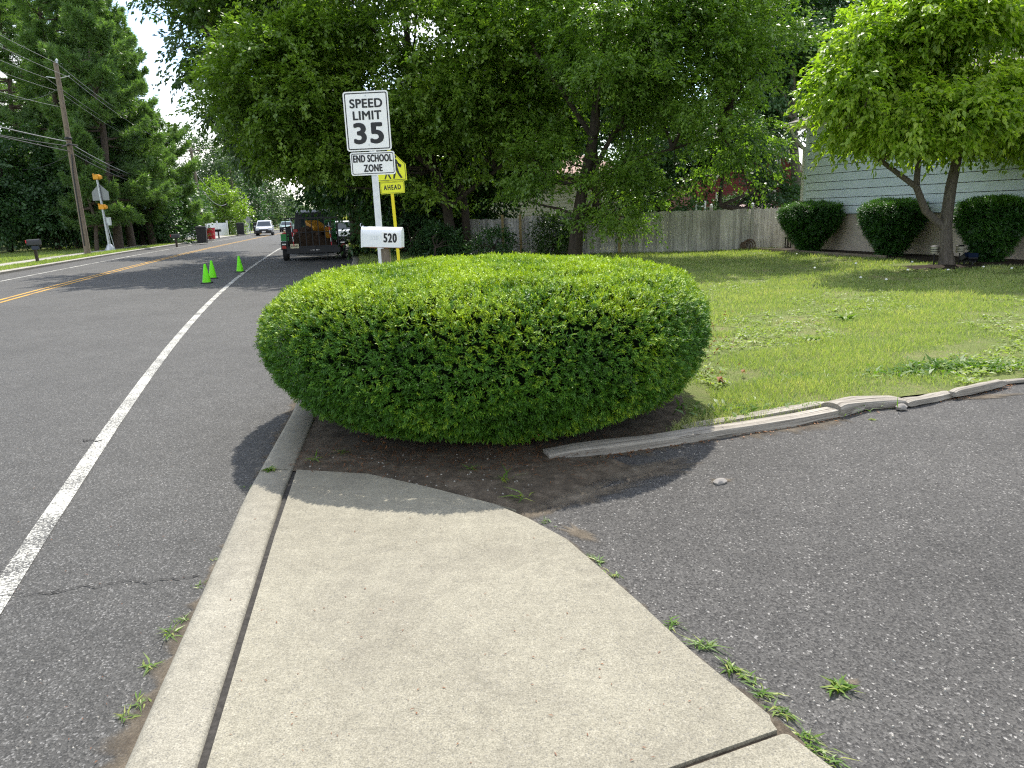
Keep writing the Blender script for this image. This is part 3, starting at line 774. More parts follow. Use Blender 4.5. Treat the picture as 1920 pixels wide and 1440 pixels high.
# ------------------------------------------------------------------ signs and mailbox beyond the hedge
def face_frame(o=(0, 0, 0)):
    """sign boards are drawn in local x (right), z (up), facing -y"""
    return lambda u, v, w_: (u + o[0], o[1] - w_, v + o[2])
def board(root, name, w_, h, c, border, col, edge, rad, th=.003, poly=None, inset=.018, bw=.014, lab=None):
    fr = face_frame(c); outer = poly or rrect(w_, h, rad)
    mb = MB(); mb.prism(outer, fr, (-th, 0)); p = build(mb, name, col, root)
    if lab: p['label'] = lab
    if poly:
        cx = sum(q[0] for q in poly) / len(poly); cz = sum(q[1] for q in poly) / len(poly)
        k = min(w_, h) / 2
        o1 = [(cx + (u - cx) * (1 - inset / k), cz + (v - cz) * (1 - inset / k)) for u, v in poly]; o2 = [(cx + (u - cx) * (1 - (inset + bw) / k), cz + (v - cz) * (1 - (inset + bw) / k)) for u, v in poly]
    else:
        o1 = rrect(w_ - 2 * inset, h - 2 * inset, max(rad - inset * .6, .006)); o2 = rrect(w_ - 2 * inset - 2 * bw, h - 2 * inset - 2 * bw, max(rad - inset * .6 - bw * .7, .004))
    mb = MB(); ringpoly(mb, o1, o2, fr, .0012); build(mb, 'border', border, p)
    return p, fr
def bolt(p, fr, u, v):
    mb = MB(); mb.prism([(u + .008 * cos(k * pi / 4), v + .008 * sin(k * pi / 4)) for k in range(8)], fr, (.001, .006)); build(mb, 'bolt', 'galvanised', p)
dS = 10.55
c = D(691.5, 226, dS); base = np.array([c[0] + .035, dS + .05, -.02])
sg = thing('speed_limit_sign', 'white SPEED LIMIT 35 sign over END SCHOOL ZONE plaque on white post', 'road sign', base, rz=radians(-2), ry=radians(-.6))
zc = c[2] - base[2]
mb = MB(); mb.box((0, .045, (zc + .35) / 2), (.078, .078, zc + .35)); build(mb, 'post', 'post_white', sg, bev=.006)
p, fr = board(sg, 'sign_panel', .61, .765, (-.035, -.002, zc), 'sign_black', 'sign_white', None, .035)
L_ = lambda dx, dz: (lambda u, v, w_: (-.035 + u + dx, -.002 - .0014 - max(w_, 0), zc + v + dz))
text('SPEED', .158, 'lettering', 'sign_black', p, L_(0, .222), .0055, 1.0, 1.06)
text('LIMIT', .158, 'lettering', 'sign_black', p, L_(0, .068), .0055, 1.0, 1.06)
text('35', .365, 'lettering', 'sign_black', p, L_(0.005, -.170), .016, 1.12, 1.12)
bolt(p, fr, .0, .325); bolt(p, fr, .0, -.305)
p, fr = board(sg, 'plaque', .61, .305, (-.005, -.002, zc - .55), 'sign_black', 'sign_white', None, .03, inset=.016, bw=.010)
L_ = lambda dx, dz: (lambda u, v, w_: (-.005 + u + dx, -.002 - .0014 - max(w_, 0), zc - .55 + v + dz))
text('END SCHOOL', .130, 'lettering', 'sign_black', p, L_(.0, .062), .0055, .60, 1.12)
text('ZONE', .130, 'lettering', 'sign_black', p, L_(.0, -.065), .0055, .66, 1.12)
bolt(p, fr, .0, .125); bolt(p, fr, .01, -.125)
# mailbox
dM = 9.45
c = D(718.5, 444, dM); rt = thing('mailbox', 'white metal mailbox numbered 520 on a short post behind the hedge', 'mailbox', (c[0], dM, -.02), rz=radians(-3))
zb = c[2] + .02; tl = .048
ml = Matrix.Rotation(tl, 3, 'Y')
def mfr(u, v, w_):
    q = ml @ Vector((u, 0, v)); return (q.x, w_, q.z + zb)
prof = [(-.095, -.118)] + [(-.095, .02)] + [(-.095 * cos(a), .02 + .095 * sin(a)) for a in np.linspace(.1, pi - .1, 11)] + [(.095, .02), (.095, -.118)]
mb = MB()
for (x0, x1) in ((-.245, .245),):
    n = len(prof); V = [mfr(x0, z * 1.05, y) for y, z in prof] + [mfr(x1, z * 1.05, y) for y, z in prof]
    mb.add(V, [tuple(range(n - 1, -1, -1)), tuple(range(n, 2 * n))] + [(i, (i + 1) % n, n + (i + 1) % n, n + i) for i in range(n)])
bd = build(mb, 'box_body', 'mailbox_white', rt, 25)
text('520', .150, 'number', 'sign_black', bd, lambda u, v, w_: mfr(u + .105, v - .015, -.0965 - max(w_, 0)), .006, .66, 1.16)
for i, u in enumerate((.035, .105, .176)):
    mb = MB(); mb.prism(rrect(.068, .145, .004), lambda a, b, w_: mfr(a + u, b - .014, -.0952 - w_), (0, .0005)); build(mb, 'number_sticker', 'sign_white', bd)
text('520', .07, 'old_number', 'faded_print', bd, lambda u, v, w_: mfr(u - .09, v - .015, -.0954 - max(w_, 0)), .0, .9, 1.1)
mb = MB(); prof2 = [(y * 1.07, z * 1.07) for y, z in prof]; n = len(prof2)
V = [mfr(-.257, z * 1.05, y) for y, z in prof2] + [mfr(-.243, z * 1.05, y) for y, z in prof2]
mb.add(V, [tuple(range(n - 1, -1, -1)), tuple(range(n, 2 * n))] + [(i, (i + 1) % n, n + (i + 1) % n, n + i) for i in range(n)])
dr = build(mb, 'door', 'mailbox_white', rt, 25)
mb = MB(); mb.tube([mfr(-.262, .10, 0), mfr(-.285, .135, 0), mfr(-.275, .16, 0)], .006, 6); build(mb, 'latch', 'galvanised', dr)
mb = MB()
for k in range(9):
    q = -.2 + k * .052; mb.prism([(q, -.128 - .006 * (k % 3)), (q + .055, -.126 - .005 * ((k + 1) % 3)), (q + .055, -.118), (q, -.118)], lambda u, v, w_: mfr(u, v, w_), (-.092, -.085))
build(mb, 'bottom_rim', 'rust', rt)
mb = MB(); mb.box((0.02, 0, -.12 + (zb - .02) / 2 + .05), (.10, .10, zb - .13), val=.4); build(mb, 'post', 'pole_wood', rt)
# school crossing sign
dY = 19.3
c = D(739.5, 316, dY); b0 = GX(751, dY + .03, -.03)
ys_ = thing('school_crossing_sign', 'yellow pentagon school crossing sign over AHEAD plaque on yellow post', 'road sign', (b0[0], dY + .03, -.03), ry=radians(-2.0))
zc = c[2] + .03; ox = .03
mb = MB(); mb.box((0, .03, (zc + .3) / 2), (.075, .045, zc + .3)); build(mb, 'post', 'post_yellow', ys_, bev=.004)
W_ = .76; cz = zc + .03
pent = [(-W_ / 2, -.33), (W_ / 2, -.33), (W_ / 2, .06), (.03, .42), (-.03, .42), (-W_ / 2, .06)]
p, fr = board(ys_, 'sign_panel', W_, .74, (ox, 0, cz), 'sign_black', 'sign_yellow', None, .03, poly=pent, inset=.02, bw=.013)
mb = MB(); f2 = lambda u, v, w_: fr(u + .105, v - .02, w_ + .001)
def pic(poly): mb.prism(poly, f2, (0, .001))
def disc(u, v, q): pic([(u + q * cos(k * pi / 8), v + q * sin(k * pi / 8)) for k in range(16)])
disc(.02, .27, .042)                                                     # taller walker
pic([(-.035, .21), (.055, .215), (.085, .15), (.125, .085), (.10, .065), (.06, .105), (.07, .0), (-.045, .0), (-.06, .10), (-.10, .06), (-.12, .08), (-.075, .16)])
pic([(-.045, .0), (.02, .0), (.015, -.12), (-.03, -.255), (-.07, -.25), (-.045, -.12)])
pic([(.0, .0), (.07, .0), (.10, -.12), (.17, -.235), (.125, -.255), (.055, -.14)])
pic([(.09, .12), (.17, .07), (.15, -.0), (.08, .04)])
disc(-.20, .13, .036)                                                    # smaller walker
pic([(-.245, .085), (-.165, .085), (-.14, .02), (-.10, -.02), (-.12, -.04), (-.165, -.005), (-.165, -.07), (-.25, -.07), (-.27, -.0), (-.30, .0)])
pic([(-.25, -.07), (-.205, -.07), (-.215, -.16), (-.26, -.26), (-.29, -.25), (-.25, -.16)])
pic([(-.215, -.07), (-.165, -.07), (-.15, -.16), (-.11, -.25), (-.145, -.26), (-.19, -.17)])
build(mb, 'pictogram', 'sign_black', p)
p, fr = board(ys_, 'plaque', .61, .29, (ox - .005, 0, cz - .33 - .155), 'sign_black', 'sign_yellow', None, .025, inset=.014, bw=.009)
text('AHEAD', .165, 'lettering', 'sign_black', p, lambda u, v, w_: (ox - .005 + u, -.0014 - max(w_, 0), cz - .485 + v), .006, .66, 1.3)
# second yellow post, further on, seen almost edge-on
b0 = G(648, 447, -.02); y2 = thing('yellow_sign', 'distant yellow post with a narrow edge-on yellow sign by the side drive', 'road sign', b0, rz=radians(74))
hh = 47 * b0[1] / FPX
mb = MB(); mb.box((0, 0, hh / 2), (.09, .07, hh)); build(mb, 'post', 'post_yellow', y2)
mb = MB(); k = hh * .8; mb.prism([(-.4, -.4), (.4, -.4), (.4, .05), (0, .45), (-.4, .05)], face_frame((0, -.06, k)), (0, .02)); build(mb, 'sign_panel', 'sign_yellow', y2)

# ------------------------------------------------------------------ traffic cones
def cone(label, px, py, h, lean=0):
    b = G(px, py, ZR); rt = thing('traffic_cone', label, 'traffic cone', (b[0], b[1], ZR + .002), group='lime green cones on the road', ry=lean, rz=px * .3)
    mb = MB(); mb.lathe([(.118, .025), (.115, .04), (.030, h - .01), (.026, h), (.020, h), (.016, h - .03)], seg=28); build(mb, 'cone_body', 'cone_green', rt, 40)
    mb = MB(); mb.prism(rrect(.30, .30, .05, 4), lambda u, v, w_: (u, v, w_), (0, .028)); build(mb, 'cone_base', 'rubber_black', rt, bev=.006)
    return rt
cone('lime green cone nearest the camera, in front of its twin', 388, 531, .53)
cone('lime green cone half hidden behind the nearest cone', 399, 522, .53, .02)
cone('lime green cone standing alone beside the white edge line', 450.5, 510, .53)

# ------------------------------------------------------------------ trailer parked beyond, and the vehicles
hd = radians(13.0)        # road heading, left of +Y
b = GX(590, 30.6, ZR)
tr_ = thing('utility_trailer', 'black open utility trailer with tall barred tailgate full of mulch', 'trailer', (b[0], 30.6, ZR), rz=hd)
mb = MB()
for s in (-1, 1): mb.box((s * 1.0, 1.9, .52), (.08, 3.9, .14))
for y in (0, 1.2, 2.5, 3.8): mb.box((0, y, .50), (1.92, .07, .10))
mb.box((0, 1.9, .58), (1.9, 3.75, .03))
mb.tube([(-.8, 3.85, .5), (0, 5.2, .5)], .045, 6); mb.tube([(.8, 3.85, .5), (0, 5.2, .5)], .045, 6)
build(mb, 'frame', 'black_metal', tr_)
mb = MB(); mb.box((0, -.06, .44), (2.08, .07, .24)); build(mb, 'rear_bumper', 'black_metal', tr_, bev=.01)
mb = MB()
for k in range(9):
    x = -1.0 + k * .25; mb.box((x, -.02, 1.12), (.036, .036, 1.14))
mb.box((0, -.02, 1.70), (2.08, .05, .055)); mb.box((0, -.02, .585), (2.08, .05, .05)); mb.box((0, -.016, 1.15), (2.0, .02, .025))
build(mb, 'tailgate', 'black_metal', tr_)
mb = MB()
for s in (-1, 1):
    for k in range(5): mb.box((s * 1.0, .15 + k * .92, .98), (.05, .05, .8))
    mb.box((s * 1.0, 1.95, 1.36), (.05, 3.8, .05)); mb.box((s * 1.0, 1.95, 1.0), (.03, 3.8, .04))
build(mb, 'side_rail', 'black_metal', tr_)
for s in (-1, 1):
    for yw in (1.25, 2.1):
        mb = MB(); mb.tube([(s * 1.07, yw, .33), (s * 1.27, yw, .33)], .33, 22); wh = build(mb, 'wheel', 'rubber_black', tr_, 40, bev=.03)
        mb = MB(); mb.tube([(s * 1.16, yw, .33), (s * 1.275, yw, .33)], .19, 16); build(mb, 'rim', 'chrome_grey', wh, 40)
    mb = MB(); mb.prism([(.75, .45), (.86, .78), (2.5, .78), (2.62, .45), (2.55, .45), (2.44, .72), (.92, .72), (.82, .45)], lambda u, v, w_: (w_ * s, u, v), (1.05, 1.30)); build(mb, 'fender', 'black_metal', tr_)
    mb = MB(); mb.box((s * 1.17, .72, .56), (.16, .05, .12)); build(mb, 'tail_light', 'red_lens', tr_, bev=.01)
    mb = MB(); mb.box((s * 1.17, .72, .68), (.16, .04, .05)); build(mb, 'reflector', 'chrome_grey', tr_)
mb = MB(); mb.box((-.72, -.10, .62), (.33, .008, .17)); pl = build(mb, 'licence_plate', 'plate_cream', tr_)
mb = MB()
for k, wv in enumerate((.025, .018, .03, .022, .028, .02)): mb.box((-.85 + k * .05, -.1045, .615), (wv, .002, .07))
build(mb, 'plate_mark', 'bark_dark', pl)
mb = MB()
for u, wv in ((-.10, .03), (0.0, .09), (.14, .10), (.24, .02)): mb.box((u, -.0955, .44), (wv, .002, .02))
build(mb, 'maker_mark', 'chrome_grey', tr_)
def at_tr(x, y, z): 
    return (b[0] + x * cos(hd) - y * sin(hd), 30.6 + x * sin(hd) + y * cos(hd), z + ZR)
# wood chip heap
r = np.random.default_rng(5); mb = MB(); nx, ny = 22, 34
V = []; hh = np.zeros((ny, nx))
for j in range(ny):
    for i in range(nx):
        u = -.92 + 1.84 * i / (nx - 1); v = .1 + 3.3 * j / (ny - 1)
        z = .60 + .78 * math.exp(-((u + .1) / .75) ** 2 * .9 - ((v - 1.2) / 1.6) ** 2) + .05 * r.normal() * (0 < i < nx - 1) * (0 < j < ny - 1)
        V.append((u, v, z))
F_ = [(j * nx + i, j * nx + i + 1, (j + 1) * nx + i + 1, (j + 1) * nx + i) for j in range(ny - 1) for i in range(nx - 1)]
for i in range(nx): V.append((V[i][0], .1, .6))
nb_ = len(V) - nx
F_ += [(i, i + 1, nb_ + i + 1, nb_ + i) for i in range(nx - 1)]
mb.add(V, F_); o = build(mb, 'mulch_heap', 'wood_chips'); o.location = at_tr(0, 0, 0); o.rotation_euler = (0, 0, hd); tag(o, 'heap of brown wood chips behind the trailer tailgate', 'mulch')
# yellow barrow tub on the heap
wb = thing('wheelbarrow', 'yellow wheelbarrow tipped on the wood chip heap in the trailer', 'wheelbarrow', at_tr(.12, .95, 1.22), rz=hd + .5, rx=.35)
mb = MB(); mb.box((0, 0, .12), (.42, .62, .30), top=(1.5, 1.35)); build(mb, 'tray', 'tub_yellow', wb, bev=.03)
mb = MB(); mb.tube([(-.25, -.9, .1), (-.2, .3, -.05), (0, .6, -.12)], .02, 6); mb.tube([(.25, -.9, .1), (.2, .3, -.05), (0, .6, -.12)], .02, 6); build(mb, 'handle', 'bark_dark', wb)
mb = MB(); mb.tube([(-.05, .62, -.15), (.05, .62, -.15)], .17, 16); build(mb, 'wheel', 'rubber_black', wb, 40)
o = thing('yellow_bucket', 'orange yellow bucket leaning at the right end of the wood chip heap', 'bucket', at_tr(.62, .35, .92), rz=hd, rx=.4)
mb = MB(); mb.lathe([(.12, 0), (.16, .34), (.165, .36), (.15, .36), (.11, .02)], seg=18); build(mb, 'pail', 'tub_yellow', o, 40)
mb = MB(); mb.tube([(.16 * cos(a), .02, .34 + .14 * sin(a)) for a in np.linspace(0, pi, 9)], .006, 5); build(mb, 'handle', 'chrome_grey', o)
# striped marker stakes
def stake(label, x, y, z0, z1, tilt):
    rt = thing('marker_stake', label, 'stake', at_tr(x, y, z0), rz=hd, ry=tilt, group='striped stakes on the trailer')
    n = 6; L = (z1 - z0) / n
    mb = MB(); mb.tube([(0, 0, 0), (0, 0, n * L)], .015, 6); build(mb, 'shaft', 'post_white', rt)
    for k in range(0, n, 2):
        mb = MB(); mb.tube([(0, 0, k * L), (0, 0, (k + 1) * L)], .019, 6); build(mb, 'stripe', 'plastic_red', rt)
stake('red and white striped stake above the licence plate', -.74, -.1, .62, 1.72, -.06)
stake('red and white striped stake near the right end of the tailgate', .72, -.1, .6, 1.5, -.05)
# crate and can on the fender
o = thing('green_crate', 'green plastic crate riding on the left trailer fender', 'crate', at_tr(-1.13, 1.1, .80), rz=hd)
mb = MB(); mb.box((0, 0, .02), (.30, .42, .03)); 
for s in (-1, 1): mb.box((s * .14, 0, .16), (.025, .42, .26)); mb.box((0, s * .20, .16), (.26, .025, .26))
build(mb, 'crate_box', 'plastic_green', o)
o = thing('fuel_can', 'red fuel can standing in the green crate', 'fuel can', at_tr(-1.13, 1.1, .84), rz=hd)
mb = MB(); mb.box((0, 0, .16), (.2, .3, .30), top=(.85, .8)); build(mb, 'can_body', 'plastic_red', o, bev=.02)
mb = MB(); mb.tube([(0, -.1, .3), (0, -.16, .38)], .02, 6); build(mb, 'spout', 'plastic_yellow', o)
o = thing('green_mower', 'green stand-on mower tied at the right end of the trailer', 'mower', at_tr(.72, 1.7, .61), rz=hd)
mb = MB(); mb.box((0, 0, .22), (.5, .9, .18)); mb.box((0, .1, .48), (.42, .45, .34)); build(mb, 'deck', 'plastic_green', o, bev=.03)
mb = MB(); mb.tube([(-.2, -.35, .3), (-.2, -.45, .95), (.2, -.45, .95), (.2, -.35, .3)], .025, 6); build(mb, 'handlebar', 'plastic_green', o)
for s in (-1, 1):
    mb = MB(); mb.tube([(s * .22, -.25, .2), (s * .32, -.25, .2)], .2, 16); build(mb, 'wheel', 'rubber_black', o, 40)

def vehicle(name, label, cat, loc, rz, L, W, H, paint, kind='suv', front=True, group=None):
    """local +y is the direction of travel; origin on the ground at the rear axle line centre"""
    rt = thing(name, label, cat, loc, rz=rz, group=group)
    hw = W / 2
    if kind == 'suv':
        low = [(0, .32), (0, .95), (.04, 1.02), (L * .70, 1.02), (L * .95, .92), (L * .99, .75), (L, .35)]
        cab = [(.05, 1.0), (.25, H - .12), (.5, H - .02), (L * .45, H), (L * .56, H - .06), (L * .76, 1.0)]
    elif kind == 'sedan':
        low = [(0, .3), (0, .85), (.06, .95), (L * .72, .92), (L * .96, .78), (L, .6), (L, .3)]
        cab = [(.55, .92), (1.1, H - .03), (L * .45, H), (L * .55, H - .05), (L * .74, .9)]
    else:
        low = [(0, .5), (0, 1.18), (1.95, 1.18), (L * .72, 1.18), (L * .96, 1.08), (L, .95), (L, .45)]
        cab = [(1.95, 1.16), (2.05, H - .08), (2.25, H), (L * .56, H), (L * .60, H - .05), (L * .74, 1.16)]
    mb = MB(); n = len(low)
    sect = [(-hw, 0), (-hw * .98, 1)]
    mb.prism(low, lambda u, v, w_: (w_ * hw * (1 - .05 * max(0, (u / L - .75) * 4) ** 2 - .02 * (v > .9)), u, v), (-1, 1))
    body = build(mb, 'body', paint, rt, 40, bev=.05)
    mb = MB(); zt = H; zb = min(v for _, v in cab)
    mb.prism(cab, lambda u, v, w_: (w_ * hw * (.95 - .17 * (v - zb) / (zt - zb)), u, v), (-1, 1)); build(mb, 'cabin', paint, rt, 40, bev=.03)
    # glass: windscreen, rear window, side windows set just proud of the cabin
    def pane(nm, a, b_, k0, k1):
        (u0, v0), (u1, v1) = a, b_
        nrm = Vector((0, v1 - v0, -(u1 - u0))).normalized() * .012
        P = []
        for q, s in ((.12, -1), (.12, 1), (.90, 1), (.90, -1)):
            u = u0 + (u1 - u0) * q; v = v0 + (v1 - v0) * q
            hwx = hw * (.95 - .17 * (v - zb) / (zt - zb)) * .90
            P.append((s * hwx, u, v))
        mb = MB(); sgn = k0
        mb.add([(p[0], p[1] + nrm.y * sgn, p[2] + nrm.z * sgn) for p in P] + [(p[0], p[1] - nrm.y * sgn * .5, p[2] - nrm.z * sgn * .5) for p in P], [(0, 1, 2, 3), (7, 6, 5, 4), (0, 4, 5, 1), (1, 5, 6, 2), (2, 6, 7, 3), (3, 7, 4, 0)])
        build(mb, nm, 'car_glass', rt)
    pane('windscreen', cab[-1], cab[-2], 1, 1); pane('rear_window', cab[0], cab[1], -1, 1)
    for s in (-1, 1):
        zs0, zs1 = zb + .10, H - .14
        u0, u1 = cab[1][0] + .15, cab[-2][0] - .02
        for a_, b_ in ((u0, (u0 + u1) / 2 - .04), ((u0 + u1) / 2 + .04, u1 + .12)):
            mb = MB(); f = lambda u, v, w_: (s * (hw * (.95 - .17 * (v - zb) / (zt - zb)) + w_), u, v)
            mb.prism([(a_, zs0), (b_ + .15 * (b_ > u1), zs0), (b_, zs1), (a_ + .05, zs1)], f, (-.01, .012)); build(mb, 'side_window', 'car_glass', rt)
        mb = MB(); mb.box((s * (hw + .09), L * .67, 1.05), (.2, .10, .14)); build(mb, 'mirror', paint, rt, bev=.03)
        for yw in (L * .19, L * .80):
            rw = .36 if kind != 'sedan' else .32
            mb = MB(); mb.tube([(s * (hw - .20), yw, rw), (s * (hw + .015), yw, rw)], rw, 24); wh = build(mb, 'wheel', 'rubber_black', rt, 40, bev=.03)
            mb = MB(); mb.tube([(s * (hw - .1), yw, rw), (s * (hw + .03), yw, rw)], rw * .62, 18); build(mb, 'rim', 'chrome_grey', wh, 40)
        zl = .80 if kind != 'pickup' else .98
        mb = MB(); mb.box((s * hw * .74, L - .06 - (.14 if kind == 'suv' else 0.06), zl), (hw * .42, .22, .15)); build(mb, 'headlight', 'headlight', rt, bev=.03)
        mb = MB(); mb.box((s * hw * .88, .0, 1.0 if kind != 'sedan' else .8), (hw * .2, .10, .40 if kind == 'pickup' else .22)); build(mb, 'tail_light', 'red_lens', rt, bev=.015)
    mb = MB(); mb.box((0, L + .01, .66), (hw * 1.1, .06, .14)); build(mb, 'grille', 'plastic_black', rt, bev=.02)
    mb = MB(); mb.box((0, L + .02, .44), (hw * 1.9, .12, .34)); build(mb, 'front_bumper', 'plastic_black', rt, bev=.04)
    mb = MB(); mb.box((0, -.03, .48), (hw * 1.9, .14, .20)); build(mb, 'rear_bumper', 'chrome_grey' if kind == 'pickup' else 'plastic_black', rt, bev=.04)
    mb = MB(); mb.box((0, L + .09, .46), (.42, .01, .15)); build(mb, 'licence_plate', 'sign_white', rt)
    return rt
fx, fy = at_tr(-.05, 6.6, 0)[:2]
pk = vehicle('pickup_truck', 'dark blue pickup truck hitched ahead of the loaded trailer', 'truck', (fx, fy, ZR), hd, 5.6, 1.98, 2.0, 'paint_navy', 'pickup')
mb = MB(); mb.prism([(.15, 1.18), (.3, 1.98), (1.9, 2.12), (1.95, 1.18)], lambda u, v, w_: (w_ * (.96 - .16 * (v - 1.18)), u, v), (-1, 1)); build(mb, 'bed_cap', 'plastic_black', pk, bev=.03)
mb = MB(); mb.prism([(-.62, 1.32), (.62, 1.32), (.55, 1.82), (-.55, 1.82)], lambda u, v, w_: (u, .155 + (v - 1.18) * .19 - w_, v), (.0, .02)); build(mb, 'cap_window', 'car_glass', pk)
mb = MB(); mb.box((0, -.012, .86), (1.5, .03, .56)); build(mb, 'tailgate', 'paint_navy', pk, bev=.02)
q = GX(641, 47., ZR)
vehicle('parked_car', 'white car with red tail lights parked beyond the trailer by the trees', 'car', (q[0], 47., ZR), hd, 4.5, 1.8, 1.5, 'paint_white', 'sedan')
q = GX(500, 91.6, ZR)
hd2 = math.atan2(-(NWX(95.) - NWX(85.)), 10.)
vehicle('white_suv', 'silver white car facing this way at the far left kerb', 'car', (q[0] , 87. + 4.6, ZR), hd2 + pi + .06, 4.6, 1.85, 1.72, 'paint_silver', 'suv')
q = GX(527, 112., ZR)
vehicle('far_car', 'pale teal car following behind the silver white car', 'car', (q[0], 116., ZR), hd2 + pi, 4.6, 1.8, 1.5, 'paint_teal', 'sedan')

# ------------------------------------------------------------------ the pale blue house, its bed and its neighbours
C0 = G(1503, 468); C0 = np.array([C0[0], C0[1], 0.])
wd = np.array([.29, -.957, 0.]); wd /= np.linalg.norm(wd); no = np.array([wd[1], -wd[0], 0.])   # along the wall, and out of it
if no[0] > 0: no = -no
HL, HD, ZF, ZE = 13.5, 9.0, 1.19, 4.06
hs = thing('house', 'pale blue lap sided house on a tan foundation behind the flowering tree', 'house', C0)
def hf(u, v, z): p = wd * u - no * v; return (p[0], p[1], z)           # u along, v inwards
mb = MB(); k = ZF; ex = .257; i = 0
while k < ZE - .01:
    k2 = min(k + ex, ZE)
    for A, B_ in (((0, 0), (HL, 0)), ((0, HD), (0, 0))):
        o1, o2 = .026, .012; gp = .017
        def q(pt, off): 
            u, v = pt
            return (u - off if True else u, v - off)
        a, b_ = A, B_
        if A[0] == B_[0]: V = [hf(-o1, a[1], k + gp), hf(-o1, b_[1] - o1, k + gp), hf(-o2, b_[1] - o2, k2), hf(-o2, a[1], k2), hf(.02, a[1], k + gp), hf(.02, b_[1], k + gp)]
        else: V = [hf(-o1, -o1, k + gp), hf(b_[0], -o1, k + gp), hf(b_[0], -o2, k2), hf(-o2, -o2, k2), hf(0, .02, k + gp), hf(b_[0], .02, k + gp)]
        mb.add(V, [(0, 1, 2, 3), (4, 5, 1, 0)], .5)
    k = k2
build(mb, 'wall', 'siding_blue', hs)
mb = MB(); mb.prism([(0.03, .03), (HL, .03), (HL, HD), (.03, HD)], lambda u, v, w_: hf(u, v, w_), (-.15, ZF - .004)); build(mb, 'foundation', 'foundation_tan', hs)
mb = MB(); mb.prism([(.02, .02), (HL, .02), (HL, HD), (.02, HD)], lambda u, v, w_: hf(u, v, w_), (ZF + .003, ZE)); build(mb, 'wall_core', 'plastic_black', hs)  # black core shows through the lap gaps as their painted shadow lines
ov, oe = .52, .45; rz_ = ZE + .02; rise = .42 * (HD / 2 + ov)
ea = [(-oe, -ov), (HL + oe, -ov), (HL + oe, HD + ov), (-oe, HD + ov)]
mb = MB(); V = [hf(u, v, rz_ + .14) for u, v in ea] + [hf(HD / 2, HD / 2, rz_ + .14 + rise), hf(HL - HD / 2, HD / 2, rz_ + .14 + rise)]
mb.add(V, [(0, 1, 5, 4), (1, 2, 5), (2, 3, 4, 5), (3, 0, 4), (3, 2, 1, 0)]); rf = build(mb, 'roof', 'shingle', hs)
mb = MB(); mb.prism([(-oe + .03, -ov + .03), (HL, -ov + .03), (HL, HD), (-oe + .03, HD)], lambda u, v, w_: hf(u, v, w_), (rz_ - .03, rz_ + .12)); build(mb, 'soffit', 'trim_cream', hs)
mb = MB(); mb.prism([(-oe - .08, -ov - .12), (HL, -ov - .12), (HL, -ov + .0), (-oe - .08, -ov + .0)], lambda u, v, w_: hf(u, v, w_), (rz_ + .0, rz_ + .135)); build(mb, 'gutter', 'trim_cream', hs, bev=.02)
mb = MB(); mb.tube([hf(-.10, -ov - .05, rz_ + .02), hf(-.10, -ov - .04, rz_ - .16), hf(-.10, -ov + .08, rz_ - .34), hf(-.09, -.15, rz_ - .62), hf(-.075, -.06, rz_ - .74), hf(-.07, -.055, rz_ - 1.2), hf(-.07, -.055, .15)], .05, 8); build(mb, 'downspout', 'trim_cream', hs, 60)
mb = MB(); mb.prism([(-.035, -.035), (.11, -.035), (.11, -.02), (-.02, -.02), (-.02, .11), (-.035, .11)], lambda u, v, w_: hf(u, v, w_), (ZF, ZE)); build(mb, 'corner_board', 'siding_blue', hs)
def at_house(u, v, z=0): p = C0 + np.array(hf(u, v, z)); return p
# planting bed in front of the wall
mb = MB(); mb.prism([(-.6, -1.35), (5.6, -1.45), (HL, -1.5), (HL, .1), (-.6, .1)], lambda u, v, w_: tuple(C0 + np.array(hf(u, v, w_))), (-.05, .05)); struct(build(mb, 'planting_bed', 'mulch_dark'))
ed = thing('bed_edging', 'low weathered edging board along the house planting bed', 'edging', C0)
mb = MB(); mb.prism([(-.6, -1.40), (5.4, -1.50), (5.4, -1.44), (-.6, -1.34)], lambda u, v, w_: hf(u, v, w_), (-.02, .10)); build(mb, 'board', 'pole_wood', ed)
SP = [(.04, .30), (.25, .40), (.55, .62), (.85, .86), (1.1, .98), (1.35, 1.0), (1.5, .93), (1.58, .78), (1.62, .5), (1.64, .0)]
for i, (px, py, wpx, top, lab) in enumerate([(1514, 467, 106, 381, 'round clipped shrub at the house corner overlapping the grey fence'), (1666, 470, 112, 377, 'round clipped shrub between the house corner shrub and the flowering tree'), (1852, 474, 124, 372, 'round clipped shrub to the right of the tree trunk')]):
    us = np.linspace(0, 13, 400); pts_ = [C0 + np.array(hf(u, -1.0, 0)) for u in us]
    g_ = min(pts_, key=lambda p: abs(p[0] / p[1] - (GX(px, 20.)[0] / 20.))); a = wpx / 2 * g_[1] / FPX
    zt = D(px, top, g_[1])[2]
    clipped('clipped_shrub', lab, (g_[0], g_[1] + .0), a, a * .95, [(z * zt / 1.64, s) for z, s in SP], 5200, 20 + i, leaf='shrub_leaf', needle=.055, nw_=.016, per=8, slen=.12, cat='shrub', group='clipped shrubs in front of the house', rough=.03, pw=2.1, stems=4)
